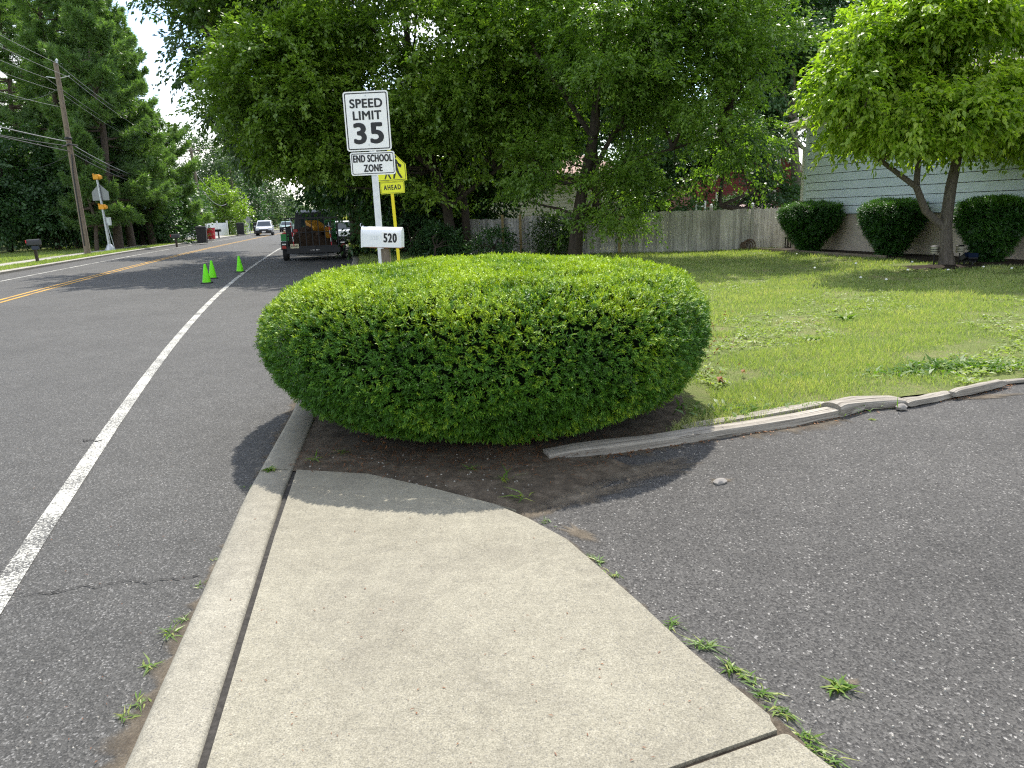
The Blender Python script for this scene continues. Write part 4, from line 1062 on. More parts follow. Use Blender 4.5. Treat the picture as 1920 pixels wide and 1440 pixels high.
# red house far behind
dR = 50.
def rf_(px, py): p = D(px, py, dR); return p
rb = GX(1420, dR); rh = thing('red_house', 'dark red clapboard house seen through the trees behind the fence', 'house', rb)
def loc(px, py, dy=0.): p = D(px, py, dR); return (p[0] - rb[0], dy, p[2])
poly = [(1300, 420), (1512, 420), (1512, 330), (1490, 312), (1432, 233), (1345, 330), (1300, 330)]
V0 = [loc(*q) for q in poly]
mb = MB()
z0 = 0.
xs = [v[0] for v in V0]; peak = V0[4]
def half(z):     # wall extent at height z
    l, r_ = V0[0][0], V0[1][0]
    if z > V0[5][2]: l = V0[5][0] + (peak[0] - V0[5][0]) * (z - V0[5][2]) / (peak[2] - V0[5][2])
    if z > V0[3][2]: r_ = V0[3][0] + (peak[0] - V0[3][0]) * (z - V0[3][2]) / (peak[2] - V0[3][2])
    return l, r_
z = 0.; 
while z < peak[2] - .12:
    l, r_ = half(z); l2, r2 = half(z + .15)
    mb.add([(l, -.02, z), (r_, -.02, z), (r2, 0, z + .15), (l2, 0, z + .15), (l, .02, z), (r_, .02, z)], [(0, 1, 2, 3), (4, 5, 1, 0)]); z += .15
mb.prism([(v[0], v[2]) for v in V0], lambda u, v, w_: (u, w_, v), (.05, 8.)); build(mb, 'wall', 'red_boards', rh)
mb = MB()
for a, b_ in ((V0[4], V0[3]), (V0[4], V0[5])):
    a, b_ = Vector(a), Vector(b_); d = (b_ - a); b_ = b_ + d * .12; up = Vector((0, 0, 1))
    mb.add([a + Vector((0, -.5, .0)), b_ + Vector((0, -.5, 0)), b_ + Vector((0, -.5, .3)), a + Vector((0, -.5, .3)), a + Vector((0, -.4, .0)), b_ + Vector((0, -.4, 0)), b_ + Vector((0, -.4, .3)), a + Vector((0, -.4, .3))], [(0, 1, 2, 3), (4, 7, 6, 5), (0, 4, 5, 1), (3, 2, 6, 7)])
build(mb, 'rake_board', 'trim_cream', rh)
mb = MB(); a, b_, c_ = [Vector(v) for v in (V0[4], V0[3], V0[5])]
for e_ in (b_, c_):
    e2 = e_ + (e_ - a) * .12
    mb.add([a + Vector((0, -.55, .31)), e2 + Vector((0, -.55, .31)), e2 + Vector((0, 8, .31)), a + Vector((0, 8, .31)), a + Vector((0, -.55, .40)), e2 + Vector((0, -.55, .40)), e2 + Vector((0, 8, .40)), a + Vector((0, 8, .40))], [(0, 1, 2, 3), (7, 6, 5, 4), (0, 4, 5, 1), (1, 5, 6, 2), (2, 6, 7, 3)])
build(mb, 'roof', 'shingle', rh)
for (x0, y0, x1, y1) in ((1450, 296, 1463, 330), (1398, 316, 1416, 332), (1428, 355, 1454, 380), (1394, 360, 1410, 384), (1341, 360, 1352, 382)):
    a, b_ = loc(x0, y1), loc(x1, y0); cx, cz, ww, wh_ = (a[0] + b_[0]) / 2, (a[2] + b_[2]) / 2, b_[0] - a[0], b_[2] - a[2]
    mb = MB()
    for s in (-1, 1): mb.box((cx + s * (ww / 2 - .05), -.08, cz), (.1, .1, wh_)); mb.box((cx, -.08, cz + s * (wh_ / 2 - .05)), (ww - .2, .1, .1))
    mb.box((cx, -.075, cz), (ww - .2, .08, .05)); mb.box((cx, -.07, cz + wh_ * .22), (.035, .05, wh_ * .45))
    wi = build(mb, 'window', 'trim_cream', rh)
    mb = MB(); mb.box((cx, -.035, cz), (ww - .1, .02, wh_ - .1)); build(mb, 'pane', 'window_glass', wi)
mb = MB(); a = loc(1478, 345); mb.box((a[0], -.06, a[2] / 2), (.1, .08, a[2])); build(mb, 'corner_board', 'trim_cream', rh)
# deck rail
dk = thing('deck', 'brown wooden deck with rail below the red house windows', 'deck', GX(1470, 46.))
a = D(1425, 378, 46.); b_ = D(1520, 376, 46.); o0 = GX(1470, 46.)
mb = MB(); mb.box(((a[0] + b_[0]) / 2 - o0[0], 0, a[2] - .05), (b_[0] - a[0], .15, .12)); mb.box(((a[0] + b_[0]) / 2 - o0[0], 0, .7), (b_[0] - a[0], .2, 1.2))
for k in range(14): mb.box((a[0] - o0[0] + (b_[0] - a[0]) * k / 13, 0, a[2] / 2 + .3), (.05, .05, a[2] - .7))
build(mb, 'rail', 'brown_deck', dk)
g_ = thing('grill', 'dark covered grill standing on the brown deck', 'grill', D(1483, 374, 45.9))
mb = MB(); mb.box((0, 0, .1), (.55, .5, .2), top=(.8, .7)); build(mb, 'lid', 'plastic_black', g_, bev=.04)
mb = MB(); mb.box((0, 0, -.2), (.5, .4, .4)); build(mb, 'cabinet', 'plastic_black', g_)
# awning and white railing behind the fence
o0 = GX(1425, 40.); aw = thing('awning', 'faded pink metal awning roof showing above the fence', 'awning', o0)
l_, r_ = D(1392, 396, 40.), D(1456, 386, 40.)
mb = MB(); x0, x1 = l_[0] - o0[0], r_[0] - o0[0]; n = 9
for k in range(n):
    u0 = x0 + (x1 - x0) * k / n; u1 = x0 + (x1 - x0) * (k + 1) / n - .03
    mb.add([(u0, -1.2, l_[2] - .15), (u1, -1.2, l_[2] - .15), (u1 + .1, 1.2, r_[2] + .1), (u0 + .1, 1.2, r_[2] + .1), (u0, -1.2, l_[2] - .11), (u1, -1.2, l_[2] - .11), (u1 + .1, 1.2, r_[2] + .14), (u0 + .1, 1.2, r_[2] + .14)], [(3, 2, 1, 0), (4, 5, 6, 7), (0, 1, 5, 4), (1, 2, 6, 5), (3, 0, 4, 7)])
build(mb, 'roof_panel', 'awning_pink', aw)
mb = MB()
for s in (x0 + .1, x1 - .1): mb.tube([(s, -1.1, 0), (s, -1.1, l_[2] - .15)], .04, 6)
build(mb, 'post', 'trim_cream', aw)
o0 = GX(1370, 38.); rl = thing('white_railing', 'white picket railing peeking over the fence beside the awning', 'railing', o0)
mb = MB(); a, b_ = D(1350, 397, 38.), D(1392, 391, 38.)
for k in range(13):
    q = k / 12; mb.box((a[0] - o0[0] + (b_[0] - a[0]) * q, 0, (a[2] + (b_[2] - a[2]) * q + .12) / 2), (.05, .04, a[2] + (b_[2] - a[2]) * q + .12))
mb.tube([(a[0] - o0[0], 0, a[2]), (b_[0] - o0[0], 0, b_[2])], .04, 4); build(mb, 'pickets', 'fence_vinyl', rl)
o0 = GX(1312, 33.); ld = thing('white_ladder', 'white ladder top standing behind the grey fence', 'ladder', o0)
mb = MB(); zt = D(1312, 377, 33.)[2]
for s in (-1, 1): mb.box((s * .19, 0, zt / 2), (.075, .05, zt))
build(mb, 'stile', 'fence_vinyl', ld)
mb = MB()
for k in range(5): mb.box((0, 0, zt - .22 - .27 * k), (.34, .05, .06))
build(mb, 'rung', 'fence_vinyl', ld)
# tan house behind the centre trees
dT = 44.; tb = GX(1050, dT); th_ = thing('cream_house', 'cream house with a pinkish brown roof glimpsed behind the centre trees', 'house', tb)
def tl_(px, py, dy=0.): p = D(px, py, dT); return (p[0] - tb[0], dy, p[2])
a, b_ = tl_(900, 332), tl_(1180, 328); ze = a[2]
mb = MB(); z = 0.
while z < ze: 
    mb.add([(a[0], -.025, z), (b_[0], -.025, z), (b_[0], 0, z + .2), (a[0], 0, z + .2)], [(0, 1, 2, 3)]); z += .2
mb.prism([(a[0], 0), (b_[0], 0), (b_[0], ze), (a[0], ze)], lambda u, v, w_: (u, w_, v), (.03, 8)); build(mb, 'wall', 'siding_cream', th_)
c1, c2 = tl_(1010, 291), tl_(1100, 289)
mb = MB(); V = [(a[0] - .5, -.6, ze), (b_[0] + .5, -.6, ze), (b_[0] + .5, 8.6, ze), (a[0] - .5, 8.6, ze), (c1[0], 4, c1[2] + .3), (c2[0], 4, c2[2] + .3)]
mb.add(V, [(0, 1, 5, 4), (1, 2, 5), (2, 3, 4, 5), (3, 0, 4), (3, 2, 1, 0)]); build(mb, 'roof', 'shingle_pink', th_)
mb = MB(); mb.box(((a[0] + b_[0]) / 2, -.62, ze - .06), (b_[0] - a[0] + 1, .08, .14)); build(mb, 'fascia', 'trim_cream', th_)

# ------------------------------------------------------------------ grey board fence
fp = [GX(880, 31.), GX(985, 29.4), GX(1100, 27.6), GX(1300, 27.0), GX(1502, 27.9)]
fn = thing('board_fence', 'weathered grey board fence behind the lawn with tan posts', 'fence', fp[2])
r = np.random.default_rng(31); mb = MB(); mr = MB(); mp = MB()
for s, (A, B_) in enumerate(zip(fp[:-1], fp[1:])):
    A, B_ = A - fp[2], B_ - fp[2]; L = np.linalg.norm(B_ - A); d = (B_ - A) / L; nn = np.array([d[1], -d[0], 0]); ang = math.atan2(d[1], d[0]); n = int(np.ceil(L / .125))
    for k in range(n):
        p = A + d * (k + .5) * .125 + nn * r.uniform(0, .006); h = (1.44 if s > 0 else 1.36) + r.normal() * .012
        mb.box((p[0], p[1], h / 2 - .01), (.119 + .004 * r.uniform(-1, 1), .018, h), rz=ang + r.normal() * .006, val=float(np.clip(r.normal(.5, .30), 0, 1)))
    for zz_ in (.3, 1.15):
        p = (A + B_) / 2 - nn * .035; mr.box((p[0], p[1], zz_), (L, .04, .09), rz=ang)
build(mb, 'pickets', 'picket_wood', fn); build(mr, 'rail', 'picket_wood', fn)
for px, dep in ((977, 29.3), (1161, 27.2), (944, 29.8)):
    p = GX(px, dep) - fp[2]; mb = MB(); mb.box((p[0], p[1] - .05, .75), (.095, .09, 1.5)); build(mb, 'fence_post', 'post_wood_tan', fn)
for px in (1333, 1410, 1490):
    p = GX(px, 27.2) - fp[2]; mb = MB(); mb.box((p[0], p[1] + .12, .76), (.1, .1, 1.52)); build(mb, 'fence_post', 'picket_wood', fn)
    mb = MB(); mb.lathe([(.05, 0), (.065, .02), (.05, .05), (.055, .09), (.0, .14)], (p[0], p[1] + .12, 1.52), 10); build(mb, 'post_cap', 'fence_vinyl', fn)
simple('hose_brown', (.11, .07, .045), .8)
g_ = G(1400, 468); o = thing('coiled_hose', 'brown coiled hose leaning against the grey fence', 'hose', (g_[0], g_[1] - .1, 0))
mb = MB()
for k in range(4):
    q = .13 + .018 * k; mb.tube([((-.12 + .06 * k) + q * cos(a), -.03 * k + .1 * sin(a), max(.02, q + q * sin(a) * 1.0)) for a in np.linspace(0, 2 * pi, 22)], .024, 6, cap=False)
build(mb, 'hose_coil', 'hose_brown', o, 60)

# ------------------------------------------------------------------ lamps and garden pieces
def lantern(px, py, hpx, lab, tilt=0):
    g_ = G(px, py); h = hpx * g_[1] / FPX; wv = h * .34
    o = thing('garden_lantern', lab, 'lantern', (g_[0], g_[1], .02), group='black pierced lanterns in the house bed', ry=tilt, rz=.25)
    mb = MB()
    for s in (-1, 1):
        for q in (-1, 1): mb.box((s * wv / 2, q * wv / 2, h / 2), (.03, .03, h))
    mb.box((0, 0, h - .015), (wv + .04, wv + .04, .03)); mb.box((0, 0, .03), (wv, wv, .06)); mb.box((0, 0, h / 2), (wv - .07, wv - .07, h - .04)); build(mb, 'lantern_body', 'plastic_black', o)
    rr = np.random.default_rng(int(px)); mb = MB()
    for j in range(6):
        for i in range(3):
            if rr.uniform() < .85:
                mb.box((-wv * .3 + wv * .3 * i + rr.normal() * .01, -wv / 2 + .02, h * (.14 + .135 * j)), (wv * .11, .012, h * .055), mat=Matrix.Rotation(rr.uniform(-.6, .6), 3, 'Y'))
    build(mb, 'pierced_pattern', 'lantern_cream', o)
lantern(1477, 467, 20, 'black pierced lantern by the fence end, left of the corner shrub')
lantern(1592, 470, 26, 'leaning black pierced lantern between the first two round shrubs', -.10)
lantern(1742, 473, 30, 'black pierced lantern against the foundation beside the tree trunk')
lantern(1916, 466, 24, 'black pierced lantern at the far right beyond the third shrub')
simple('lamp_lens', (.36, .34, .26), .4)
def path_light(px, py, hpx, lab, lit='lamp_lens', top='black_metal'):
    g_ = G(px, py); h = hpx * g_[1] / FPX; q = h * .23
    o = thing('path_light', lab, 'garden light', (g_[0], g_[1], -.01), group='tiered path lights on the lawn')
    mb = MB(); mb.tube([(0, 0, 0), (0, 0, h * .62)], .014, 8); build(mb, 'stake', 'black_metal', o)
    mb = MB(); mb.lathe([(q * .75, h * .62), (q * .82, h * .80), (q * .8, h * .93)], seg=16); build(mb, 'lens', lit, o, 40)
    mb = MB()
    for zz_ in (.69, .79): mb.lathe([(q * .86, h * zz_), (q * .98, h * (zz_ + .015)), (q * .86, h * (zz_ + .03))], seg=16)
    build(mb, 'tier_ring', top, o, 40)
    mb = MB(); mb.lathe([(q, h * .93), (q * .95, h * .955), (q * .5, h * .99), (0.001, h)], seg=16); build(mb, 'cap', top, o, 40)
path_light(1750, 498, 38, 'tiered path light left of the flowering tree trunk')
path_light(1797, 497, 38, 'tiered path light touching the right side of the tree trunk')
path_light(1817, 490, 32, 'pale topped path light behind the black floodlights', 'lamp_lens', 'galvanised')
path_light(1902, 489, 30, 'pale topped path light at the far right by the stone edging', 'lamp_lens', 'galvanised')
def flood(px, py, lab, rz):
    g_ = G(px, py); o = thing('floodlight', lab, 'floodlight', (g_[0], g_[1], -.01), rz=rz, group='black ground floodlights')
    mb = MB(); mb.tube([(0, 0, -.0), (0, 0, .10)], .022, 8); mb.tube([(-.05, 0, .08), (-.06, 0, .16)], .015, 6); mb.tube([(.05, 0, .08), (.06, 0, .16)], .015, 6); build(mb, 'bracket', 'plastic_black', o)
    mb = MB(); R_ = Matrix.Rotation(-.6, 3, 'X'); mb.box((0, 0, .19), (.20, .16, .13), mat=R_, top=(.8, .8)); build(mb, 'lamp_head', 'plastic_black', o, bev=.015)
    mb = MB(); mb.box((0, -.06, .25), (.20, .012, .12), mat=R_); build(mb, 'solar_panel', 'paint_navy', o)
flood(1808, 496, 'black floodlight closer to the tree trunk', .4)
flood(1823, 497.5, 'black floodlight further from the tree trunk with its panel tilted up', -.5)
g_ = G(1853, 481); o = thing('brown_bag', 'glossy brown bag lying on the bed to the right of the tree', 'bag', (g_[0], g_[1], .06), rz=-.9)
mb = MB(); mb.lathe([(.02, -.10), (.30, -.08), (.36, -.0), (.30, .08), (.10, .12), (.01, .11)], (0, 0, .10), 26, wob=lambda a, z: 1 + .10 * sin(3 * a + 1) + .07 * sin(5 * a) + .05 * sin(9 * a + z * 20)); build(mb, 'sack', 'bag_brown', o, 60)
g_ = G(1872, 476); o = thing('dark_pot', 'dark plant pot under the right of the third shrub', 'plant pot', (g_[0], g_[1], .03))
mb = MB(); mb.lathe([(.15, 0), (.2, .33), (.22, .34), (.22, .40), (.19, .40), (.17, .3)], seg=20); build(mb, 'pot', 'plastic_black', o, 40)
for i, (px, py, L) in enumerate(((1845, 487, 1.1), (1893, 488, .9))):
    g_ = G(px, py); o = thing('edging_strip', ('pale edging strip on the lawn just right of the floodlights', 'pale edging strip under the far right path light')[i], 'edging', (g_[0], g_[1], 0), rz=radians(-12), group='pale edging strips')
    mb = MB(); mb.box((0, 0, .025), (L, .08, .06)); build(mb, 'strip', 'trim_cream', o, bev=.006)
g_ = G(1905, 482)
for i, (dx, dy, dz, s, lab) in enumerate([(-.25, .25, .0, .38, 'flat grey edging stone left of the far right path light'), (.3, .3, 0, .42, 'flat grey edging stone behind the far right path light'), (.1, .35, .14, .40, 'grey edging stone stacked on the two flat ones')]):
    o = thing('edging_stone', lab, 'stone', (g_[0] + dx, g_[1] + dy, dz), rz=i * .4, group='stones edging the house bed')
    mb = MB(); mb.box((0, 0, .08), (s, .3, .15), top=(.92, .9)); build(mb, 'stone', 'stone_grey', o, bev=.03)
# mulch ring round the flowering tree
g_ = G(1768, 500); mb = MB(); P = blob(g_[0], g_[1], 1.05, .75, 30, 77)
mb.add([(g_[0], g_[1], .05)] + [(x, y, -.008) for x, y in P], [(0, 1 + k, 1 + (k + 1) % 30) for k in range(30)]); struct(build(mb, 'mulch_ring', 'mulch_dark'))

# ------------------------------------------------------------------ landscape timbers along the driveway
def timber(label, px, z0, wdt, h, seed, h1=None, rough=.008):
    r = np.random.default_rng(seed); P = [G(x, y, z0) for x, y in px]; base = P[0]
    o = thing('landscape_timber', label, 'timber', (base[0], base[1], 0), group='old timbers edging the driveway')
    pts = np.array(P); seg = np.concatenate([[0], np.cumsum(np.linalg.norm(np.diff(pts, axis=0), axis=1))]); n = max(12, int(seg[-1] / .035))
    S = np.linspace(0, seg[-1], n); C = np.stack([np.interp(S, seg, pts[:, k]) for k in range(3)], 1)
    for _ in range(4): C[1:-1] = (C[:-2] + 2 * C[1:-1] + C[2:]) / 4
    V = []; TV = []; m = 18; w1, w2 = wavefield(r, 3), wavefield(r, 16)
    for i in range(n):
        d = C[min(i + 1, n - 1)] - C[max(i - 1, 0)]; d /= np.linalg.norm(d); nn = np.array([-d[1], d[0], 0])
        q = i / (n - 1); hh = h + ((h1 if h1 is not None else h) - h) * q
        taper = min(1, .55 + 6 * q, .45 + 5 * (1 - q))
        for k in range(m):
            a = 2 * pi * k / m; cu, cv = cos(a), sin(a); pw_ = 9.
            s = (abs(cu) ** pw_ + abs(cv) ** pw_) ** (-1 / pw_)
            p = C[i] + nn * (wdt / 2 * (1 + cu * s)) + np.array([0, 0, hh / 2 * (1 + cv * s * taper)])
            j = w1(p[None])[0] * rough * .45 + w2(p[None] * np.array([.25, 1.6, 1.6]))[0] * rough * .55
            TV.append((S[i], a * .09 if k < m / 2 else (2 * pi - a) * .09 + .6, seed * 1.7))
            V.append(p + (nn * cu + np.array([0, 0, cv])) * j - np.array([base[0], base[1], 0]))
    mb = MB(); mb.add(V, [(i * m + k, i * m + (k + 1) % m, (i + 1) * m + (k + 1) % m, (i + 1) * m + k) for i in range(n - 1) for k in range(m)] + [tuple(range(m - 1, -1, -1)), tuple((n - 1) * m + k for k in range(m))])
    tb_ = build(mb, 'timber_body', 'timber_wood', o, 35); at_ = tb_.data.attributes.new('tv', 'FLOAT_VECTOR', 'POINT'); at_.data.foreach_set('vector', np.array(TV, np.float32).ravel()); return o
timber('long weathered grey timber running from the hedge along the driveway edge', [(1030, 868), (1160, 852), (1300, 832), (1410, 814), (1500, 800), (1570, 786), (1632, 770)], -.035, .13, .072, 1)
timber('flat sunken timber lying behind the long driveway timber', [(1290, 812), (1400, 793), (1500, 776), (1560, 764)], -.03, .10, .045, 2, rough=.006)
timber('split raised chunk of timber at the middle of the driveway edge', [(1572, 781), (1622, 769), (1662, 764), (1704, 762)], -.02, .15, .085, 3, .055, .022)
timber('short pale timber just right of the split chunk', [(1702, 765), (1740, 758), (1796, 744)], -.025, .10, .055, 4, .045, .010)
timber('narrow dark timber furthest right along the driveway edge', [(1790, 748), (1840, 737), (1888, 725)], -.02, .06, .07, 5)
timber('thin half buried timber strip at the far right of the driveway', [(1878, 722), (1930, 716), (1990, 712)], -.02, .06, .03, 6)

# ------------------------------------------------------------------ across the road
# main utility pole
def upole(lab, bx, by, tx, ty, dep=None, rb_=.16, mat='pole_wood'):
    g_ = G(bx, by, 0.) if dep is None else GX(bx, dep, 0.)
    t_ = D(tx, ty, g_[1]); o = thing('utility_pole', lab, 'utility pole', g_, group='utility poles along the road')
    v = t_ - g_; v[2] = t_[2]
    mb = MB(); mb.tube([(v[0] * q, 0, v[2] * q) for q in np.linspace(0, 1, 6)], [rb_ * (1 - .32 * q) for q in np.linspace(0, 1, 6)], 14); build(mb, 'pole', mat, o, 60)
    return o, g_, v
p1, g1, v1 = upole('tall leaning wooden utility pole standing in the grass beside the flashing beacon', 165, 478, 104, 118, rb_=.17)
def on1(q): return np.array([v1[0] * q, 0, v1[2] * q])
def q1(py): return (D(165, 478, g1[1])[2] * 0 + D(130, py, g1[1])[2]) / v1[2]
mb = MB()
for s, dz in ((-1, .12), (1, .12)): p = on1(q1(147)); mb.tube([p, p + np.array([s * .62, 0, dz])], .025, 6)
build(mb, 'insulator_arm', 'galvanised', p1)
mb = MB(); p = on1(1.0); mb.lathe([(.05, -.02), (.05, .08), (.08, .10), (.05, .18), (.02, .2)], (p[0] + .08, 0, p[2]), 10); build(mb, 'insulator', 'galvanised', p1)
mb = MB(); p = on1(q1(262)); mb.lathe([(.17, 0), (.185, .03), (.185, .11), (.16, .14)], tuple(p), 14); build(mb, 'collar', 'black_metal', p1)
mb = MB(); p = on1(q1(274)); mb.tube([p + np.array([-.35, -.1, -.05]), p + np.array([.1, -.22, .08]), p + np.array([.5, -.1, .0])], .05, 6); build(mb, 'splice_case', 'cable_black', p1)
mb = MB(); pa = on1(q1(290)); mb.tube([pa + np.array([.12, -.15, 0]), pa + np.array([.05, -.19, -1.]), on1(.05) + np.array([.0, -.19, 0])], .03, 5); build(mb, 'conduit', 'cable_black', p1)
poles = [(p1, g1, v1)]
for lab, bx, by, tx, ty, dep, mat in (('second utility pole along the far kerb, behind the black wheeled bin', 386, 442, 356, 270, 76., 'pole_wood'), ('third utility pole, pale orange wood, behind the far black bin', 448, 436, 431, 318, 104., 'pole_wood'), ('fourth utility pole beside the silver white car', 483, 432, 473, 322, 128., 'pole_wood'), ('fifth utility pole in the distance with a transformer', 505, 431, 496, 330, 150., 'pole_wood')):
    poles.append(upole(lab, bx, by, tx, ty, dep, .17, mat))
o, g_, v = poles[4]; mb = MB(); mb.lathe([(.28, 0), (.3, .1), (.3, .9), (.25, 1.)], (-.6, 0, v[2] * .72), 14); build(mb, 'transformer', 'galvanised', o, 40)
for o, g_, v in poles[1:4]:
    mb = MB(); mb.box((v[0] * .93, 0, v[2] * .93), (1.7, .12, .12)); build(mb, 'crossarm', 'pole_wood', o)
g_ = GX(520, 165.); o = thing('street_lamp', 'distant street lamp on a pole with a curved arm over the road', 'street lamp', g_)
zt = D(512, 362, 165.)[2]; mb = MB(); mb.tube([(0, 0, 0), (-1., 0, zt)], [.16, .1], 8); build(mb, 'pole', 'pole_wood', o, 60)
za = D(514, 392, 165.)[2]; mb = MB(); mb.tube([(-.8, 0, za), (-.2, 0, za + .9), (1.2, 0, za + 1.3)], .06, 6); build(mb, 'arm', 'galvanised', o)
mb = MB(); mb.box((1.6, 0, za + 1.3), (.9, .3, .18)); build(mb, 'lamp_head', 'galvanised', o, bev=.04)
# wires
def wire(lab, a, b_, sag, rad, mat='cable_grey', grp='overhead wires'):
    a, b_ = np.asarray(a, float), np.asarray(b_, float); n = 22
    o = thing('overhead_wire', lab, 'wire', a, group=grp)
    mb = MB(); mb.tube([(b_ - a) * q - np.array([0, 0, sag * 4 * q * (1 - q)]) for q in np.linspace(0, 1, n)], rad * .75, 5); build(mb, 'strand', mat, o)
P0 = np.array([g1[0] + 9.6, g1[1] - 37.5, 0.])        # the next pole, out of view
def w1(q, dx=0, dy=0): return g1 + on1(q) + np.array([dx, dy, 0])
defs = [(q1(118), 0.08, 0, 'topmost', .018, 'cable_grey', .5), (q1(145), -.62, 0, 'left arm', .015, 'cable_grey', .6), (q1(145), .62, 0, 'right arm', .015, 'cable_grey', .6), (q1(170), -.1, 0, 'upper bare', .012, 'cable_grey', .7), (q1(200), -.1, 0, 'middle bare', .014, 'cable_grey', .8)]
for q, dx, dy, nm, rd, mt, sg_ in defs:
    a = w1(q, dx, dy); z = a[2]
    wire(f'{nm} pale wire from the tall leaning pole towards the left edge', a, P0 + np.array([dx, 0, z]), sg_, rd, mt)
    if nm != 'middle bare':
        g2, v2 = poles[1][1], poles[1][2]; wire(f'{nm} wire from the tall leaning pole to the second pole', a, g2 + np.array([v2[0] + dx, 0, v2[2] * (q + .0)]), .8, rd, mt)
low = [(q1(266), 'thick pale lower', .035, 'cable_grey', .35), (q1(274), 'thin black lower', .022, 'cable_black', .5), (q1(284), 'lowest black telephone', .03, 'cable_black', .2)]
for q, nm, rd, mt, sg_ in low:
    a = w1(q, 0, -.15)
    wire(f'{nm} cable from the tall leaning pole towards the left edge', a, P0 + np.array([0, 0, a[2] - .2]), sg_, rd, mt)
    g2, v2 = poles[1][1], poles[1][2]; wire(f'{nm} cable from the tall leaning pole to the second pole', a, g2 + np.array([v2[0] * q, -.1, v2[2] * q]), 1.0, rd, mt)
a = w1(q1(286), 0, 0.1); wire('thin service drop slanting down left from the tall leaning pole', a, D(-20, 300, 60.), .8, .02, 'cable_black')
a = w1(q1(162), 0, 0.1); wire('upper service wire running level left from the tall leaning pole', a, D(-30, 150, 62.), 1.0, .014, 'cable_grey')
for i in (1, 2, 3):
    (o, ga, va), (o2, gb, vb) = poles[i], poles[i + 1]
    for k, (q, nm) in enumerate(((.72, 'upper'), (.62, 'lower'))):
        wire(f'{nm} sagging cable between the {("second and third", "third and fourth", "fourth and fifth")[i - 1]} utility poles', ga + np.array([va[0] * q, 0, va[2] * q]), gb + np.array([vb[0] * q, 0, vb[2] * q]), 1.5 + .4 * k, .045, 'cable_grey')
# school flasher
g_ = G(207, 470, .02); t_ = D(181, 332, g_[1]); o = thing('flashing_beacon', 'grey backed pentagon sign on a pole with two amber beacons', 'road sign', g_)
hx, hz = t_[0] - g_[0], t_[2] - g_[2]
def fb(q): return np.array([hx * q, 0, hz * q])
mb = MB(); mb.tube([fb(0), fb(.55), fb(1)], [.10, .07, .06], 12); build(mb, 'pole', 'galvanised', o, 60)
mb = MB(); mb.lathe([(.30, 0), (.29, .1), (.15, .36), (.13, .40)], seg=10); build(mb, 'base', 'galvanised', o, 30)
for q in (1.0, .60):
    p = fb(q); mb = MB(); mb.box(tuple(p), (.34, .3, .30)); bb = build(mb, 'beacon', 'beacon_amber', o, bev=.03)
    mb = MB(); mb.tube([p + np.array([.15, 0, 0]), p + np.array([.30, .0, -.02])], .11, 12); build(mb, 'visor', 'beacon_amber', bb, 40)
    mb = MB(); mb.box((p[0] - .1, -.16, p[2] + .17), (.1, .06, .06)); build(mb, 'bracket', 'beacon_amber', bb)
p = fb(.78); k = 1.05
mb = MB(); mb.prism([(p[0] - .52, p[2] - .42), (p[0] + .52, p[2] - .42), (p[0] + .52, p[2] + .10), (p[0] + .02, p[2] + .58), (p[0] - .02, p[2] + .58), (p[0] - .52, p[2] + .10)], lambda u, v, w_: (u, w_, v), (.07, .08)); build(mb, 'sign_panel', 'sign_back', o)
p = fb(.40); mb = MB(); mb.box((p[0] + .12, .12, p[2] - .0), (.36, .2, .5)); build(mb, 'control_box', 'galvanised', o, bev=.02)
mb = MB(); mb.tube([fb(.42) + np.array([.12, 0, -.2]), fb(.0) + np.array([.30, 0, .1])], .018, 6); build(mb, 'conduit', 'galvanised', o)
# other sign backs
g_ = GX(372, 70.); o = thing('stop_sign', 'dark backed octagonal sign beside the second utility pole', 'road sign', g_); z = D(367, 408, 70.)[2]
mb = MB(); mb.tube([(0, 0, 0), (-.15, 0, z + .5)], .035, 6); build(mb, 'post', 'sign_back', o)
mb = MB(); mb.prism([(-.15 + .42 * cos(pi / 8 + k * pi / 4), z + .42 * sin(pi / 8 + k * pi / 4)) for k in range(8)], lambda u, v, w_: (u, w_, v), (-.05, -.04)); build(mb, 'sign_panel', 'sign_back', o)
g_ = GX(470, 96.); o = thing('diamond_sign', 'pale grey back of a diamond sign by the far kerb', 'road sign', g_); z = D(467, 412, 96.)[2]
mb = MB(); mb.tube([(0, 0, 0), (-.1, 0, z + .3)], .045, 6); build(mb, 'post', 'galvanised', o)
mb = MB(); k = .44; mb.prism([(-.1 + k, z), (-.1, z + k), (-.1 - k, z), (-.1, z - k)], lambda u, v, w_: (u, w_, v), (-.06, -.05)); build(mb, 'sign_panel', 'galvanised', o)
# kerbside mailboxes
def kmail(lab, bx, by, dep, hpx, rz, flag=False):
    g_ = G(bx, by) if dep is None else GX(bx, dep); h = hpx * g_[1] / FPX
    o = thing('mailbox', lab, 'mailbox', g_, rz=rz, ry=-.03, group='dark mailboxes at the far kerb')
    mb = MB(); mb.box((0, 0, (h - .22) / 2), (.11, .11, h - .22)); build(mb, 'post', 'bark_dark', o)
    pr = [(-.12, 0)] + [(-.12 * cos(a), .14 + .12 * sin(a)) for a in np.linspace(0, pi, 9)] + [(.12, 0)]
    mb = MB(); mb.prism(pr, lambda u, v, w_: (w_, u, v + h - .27), (-.28, .28)); build(mb, 'box_body', 'plastic_black', o, 30)
    if flag: mb = MB(); mb.box((.08, -.1, h - .40), (.3, .12, .16)); build(mb, 'paper_box', 'paint_navy', o)
    mb = MB(); mb.box((-.28, -.125, h - .10), (.04, .012, .14)); build(mb, 'flag', 'plastic_red', o)
kmail('black mailbox nearest the left edge, with a blue paper holder below', 71, 492.5, None, 43, .1, True)
kmail('dark mailbox in front of the pine trunks on the far kerb', 332, 457.5, 52., 24, .0)
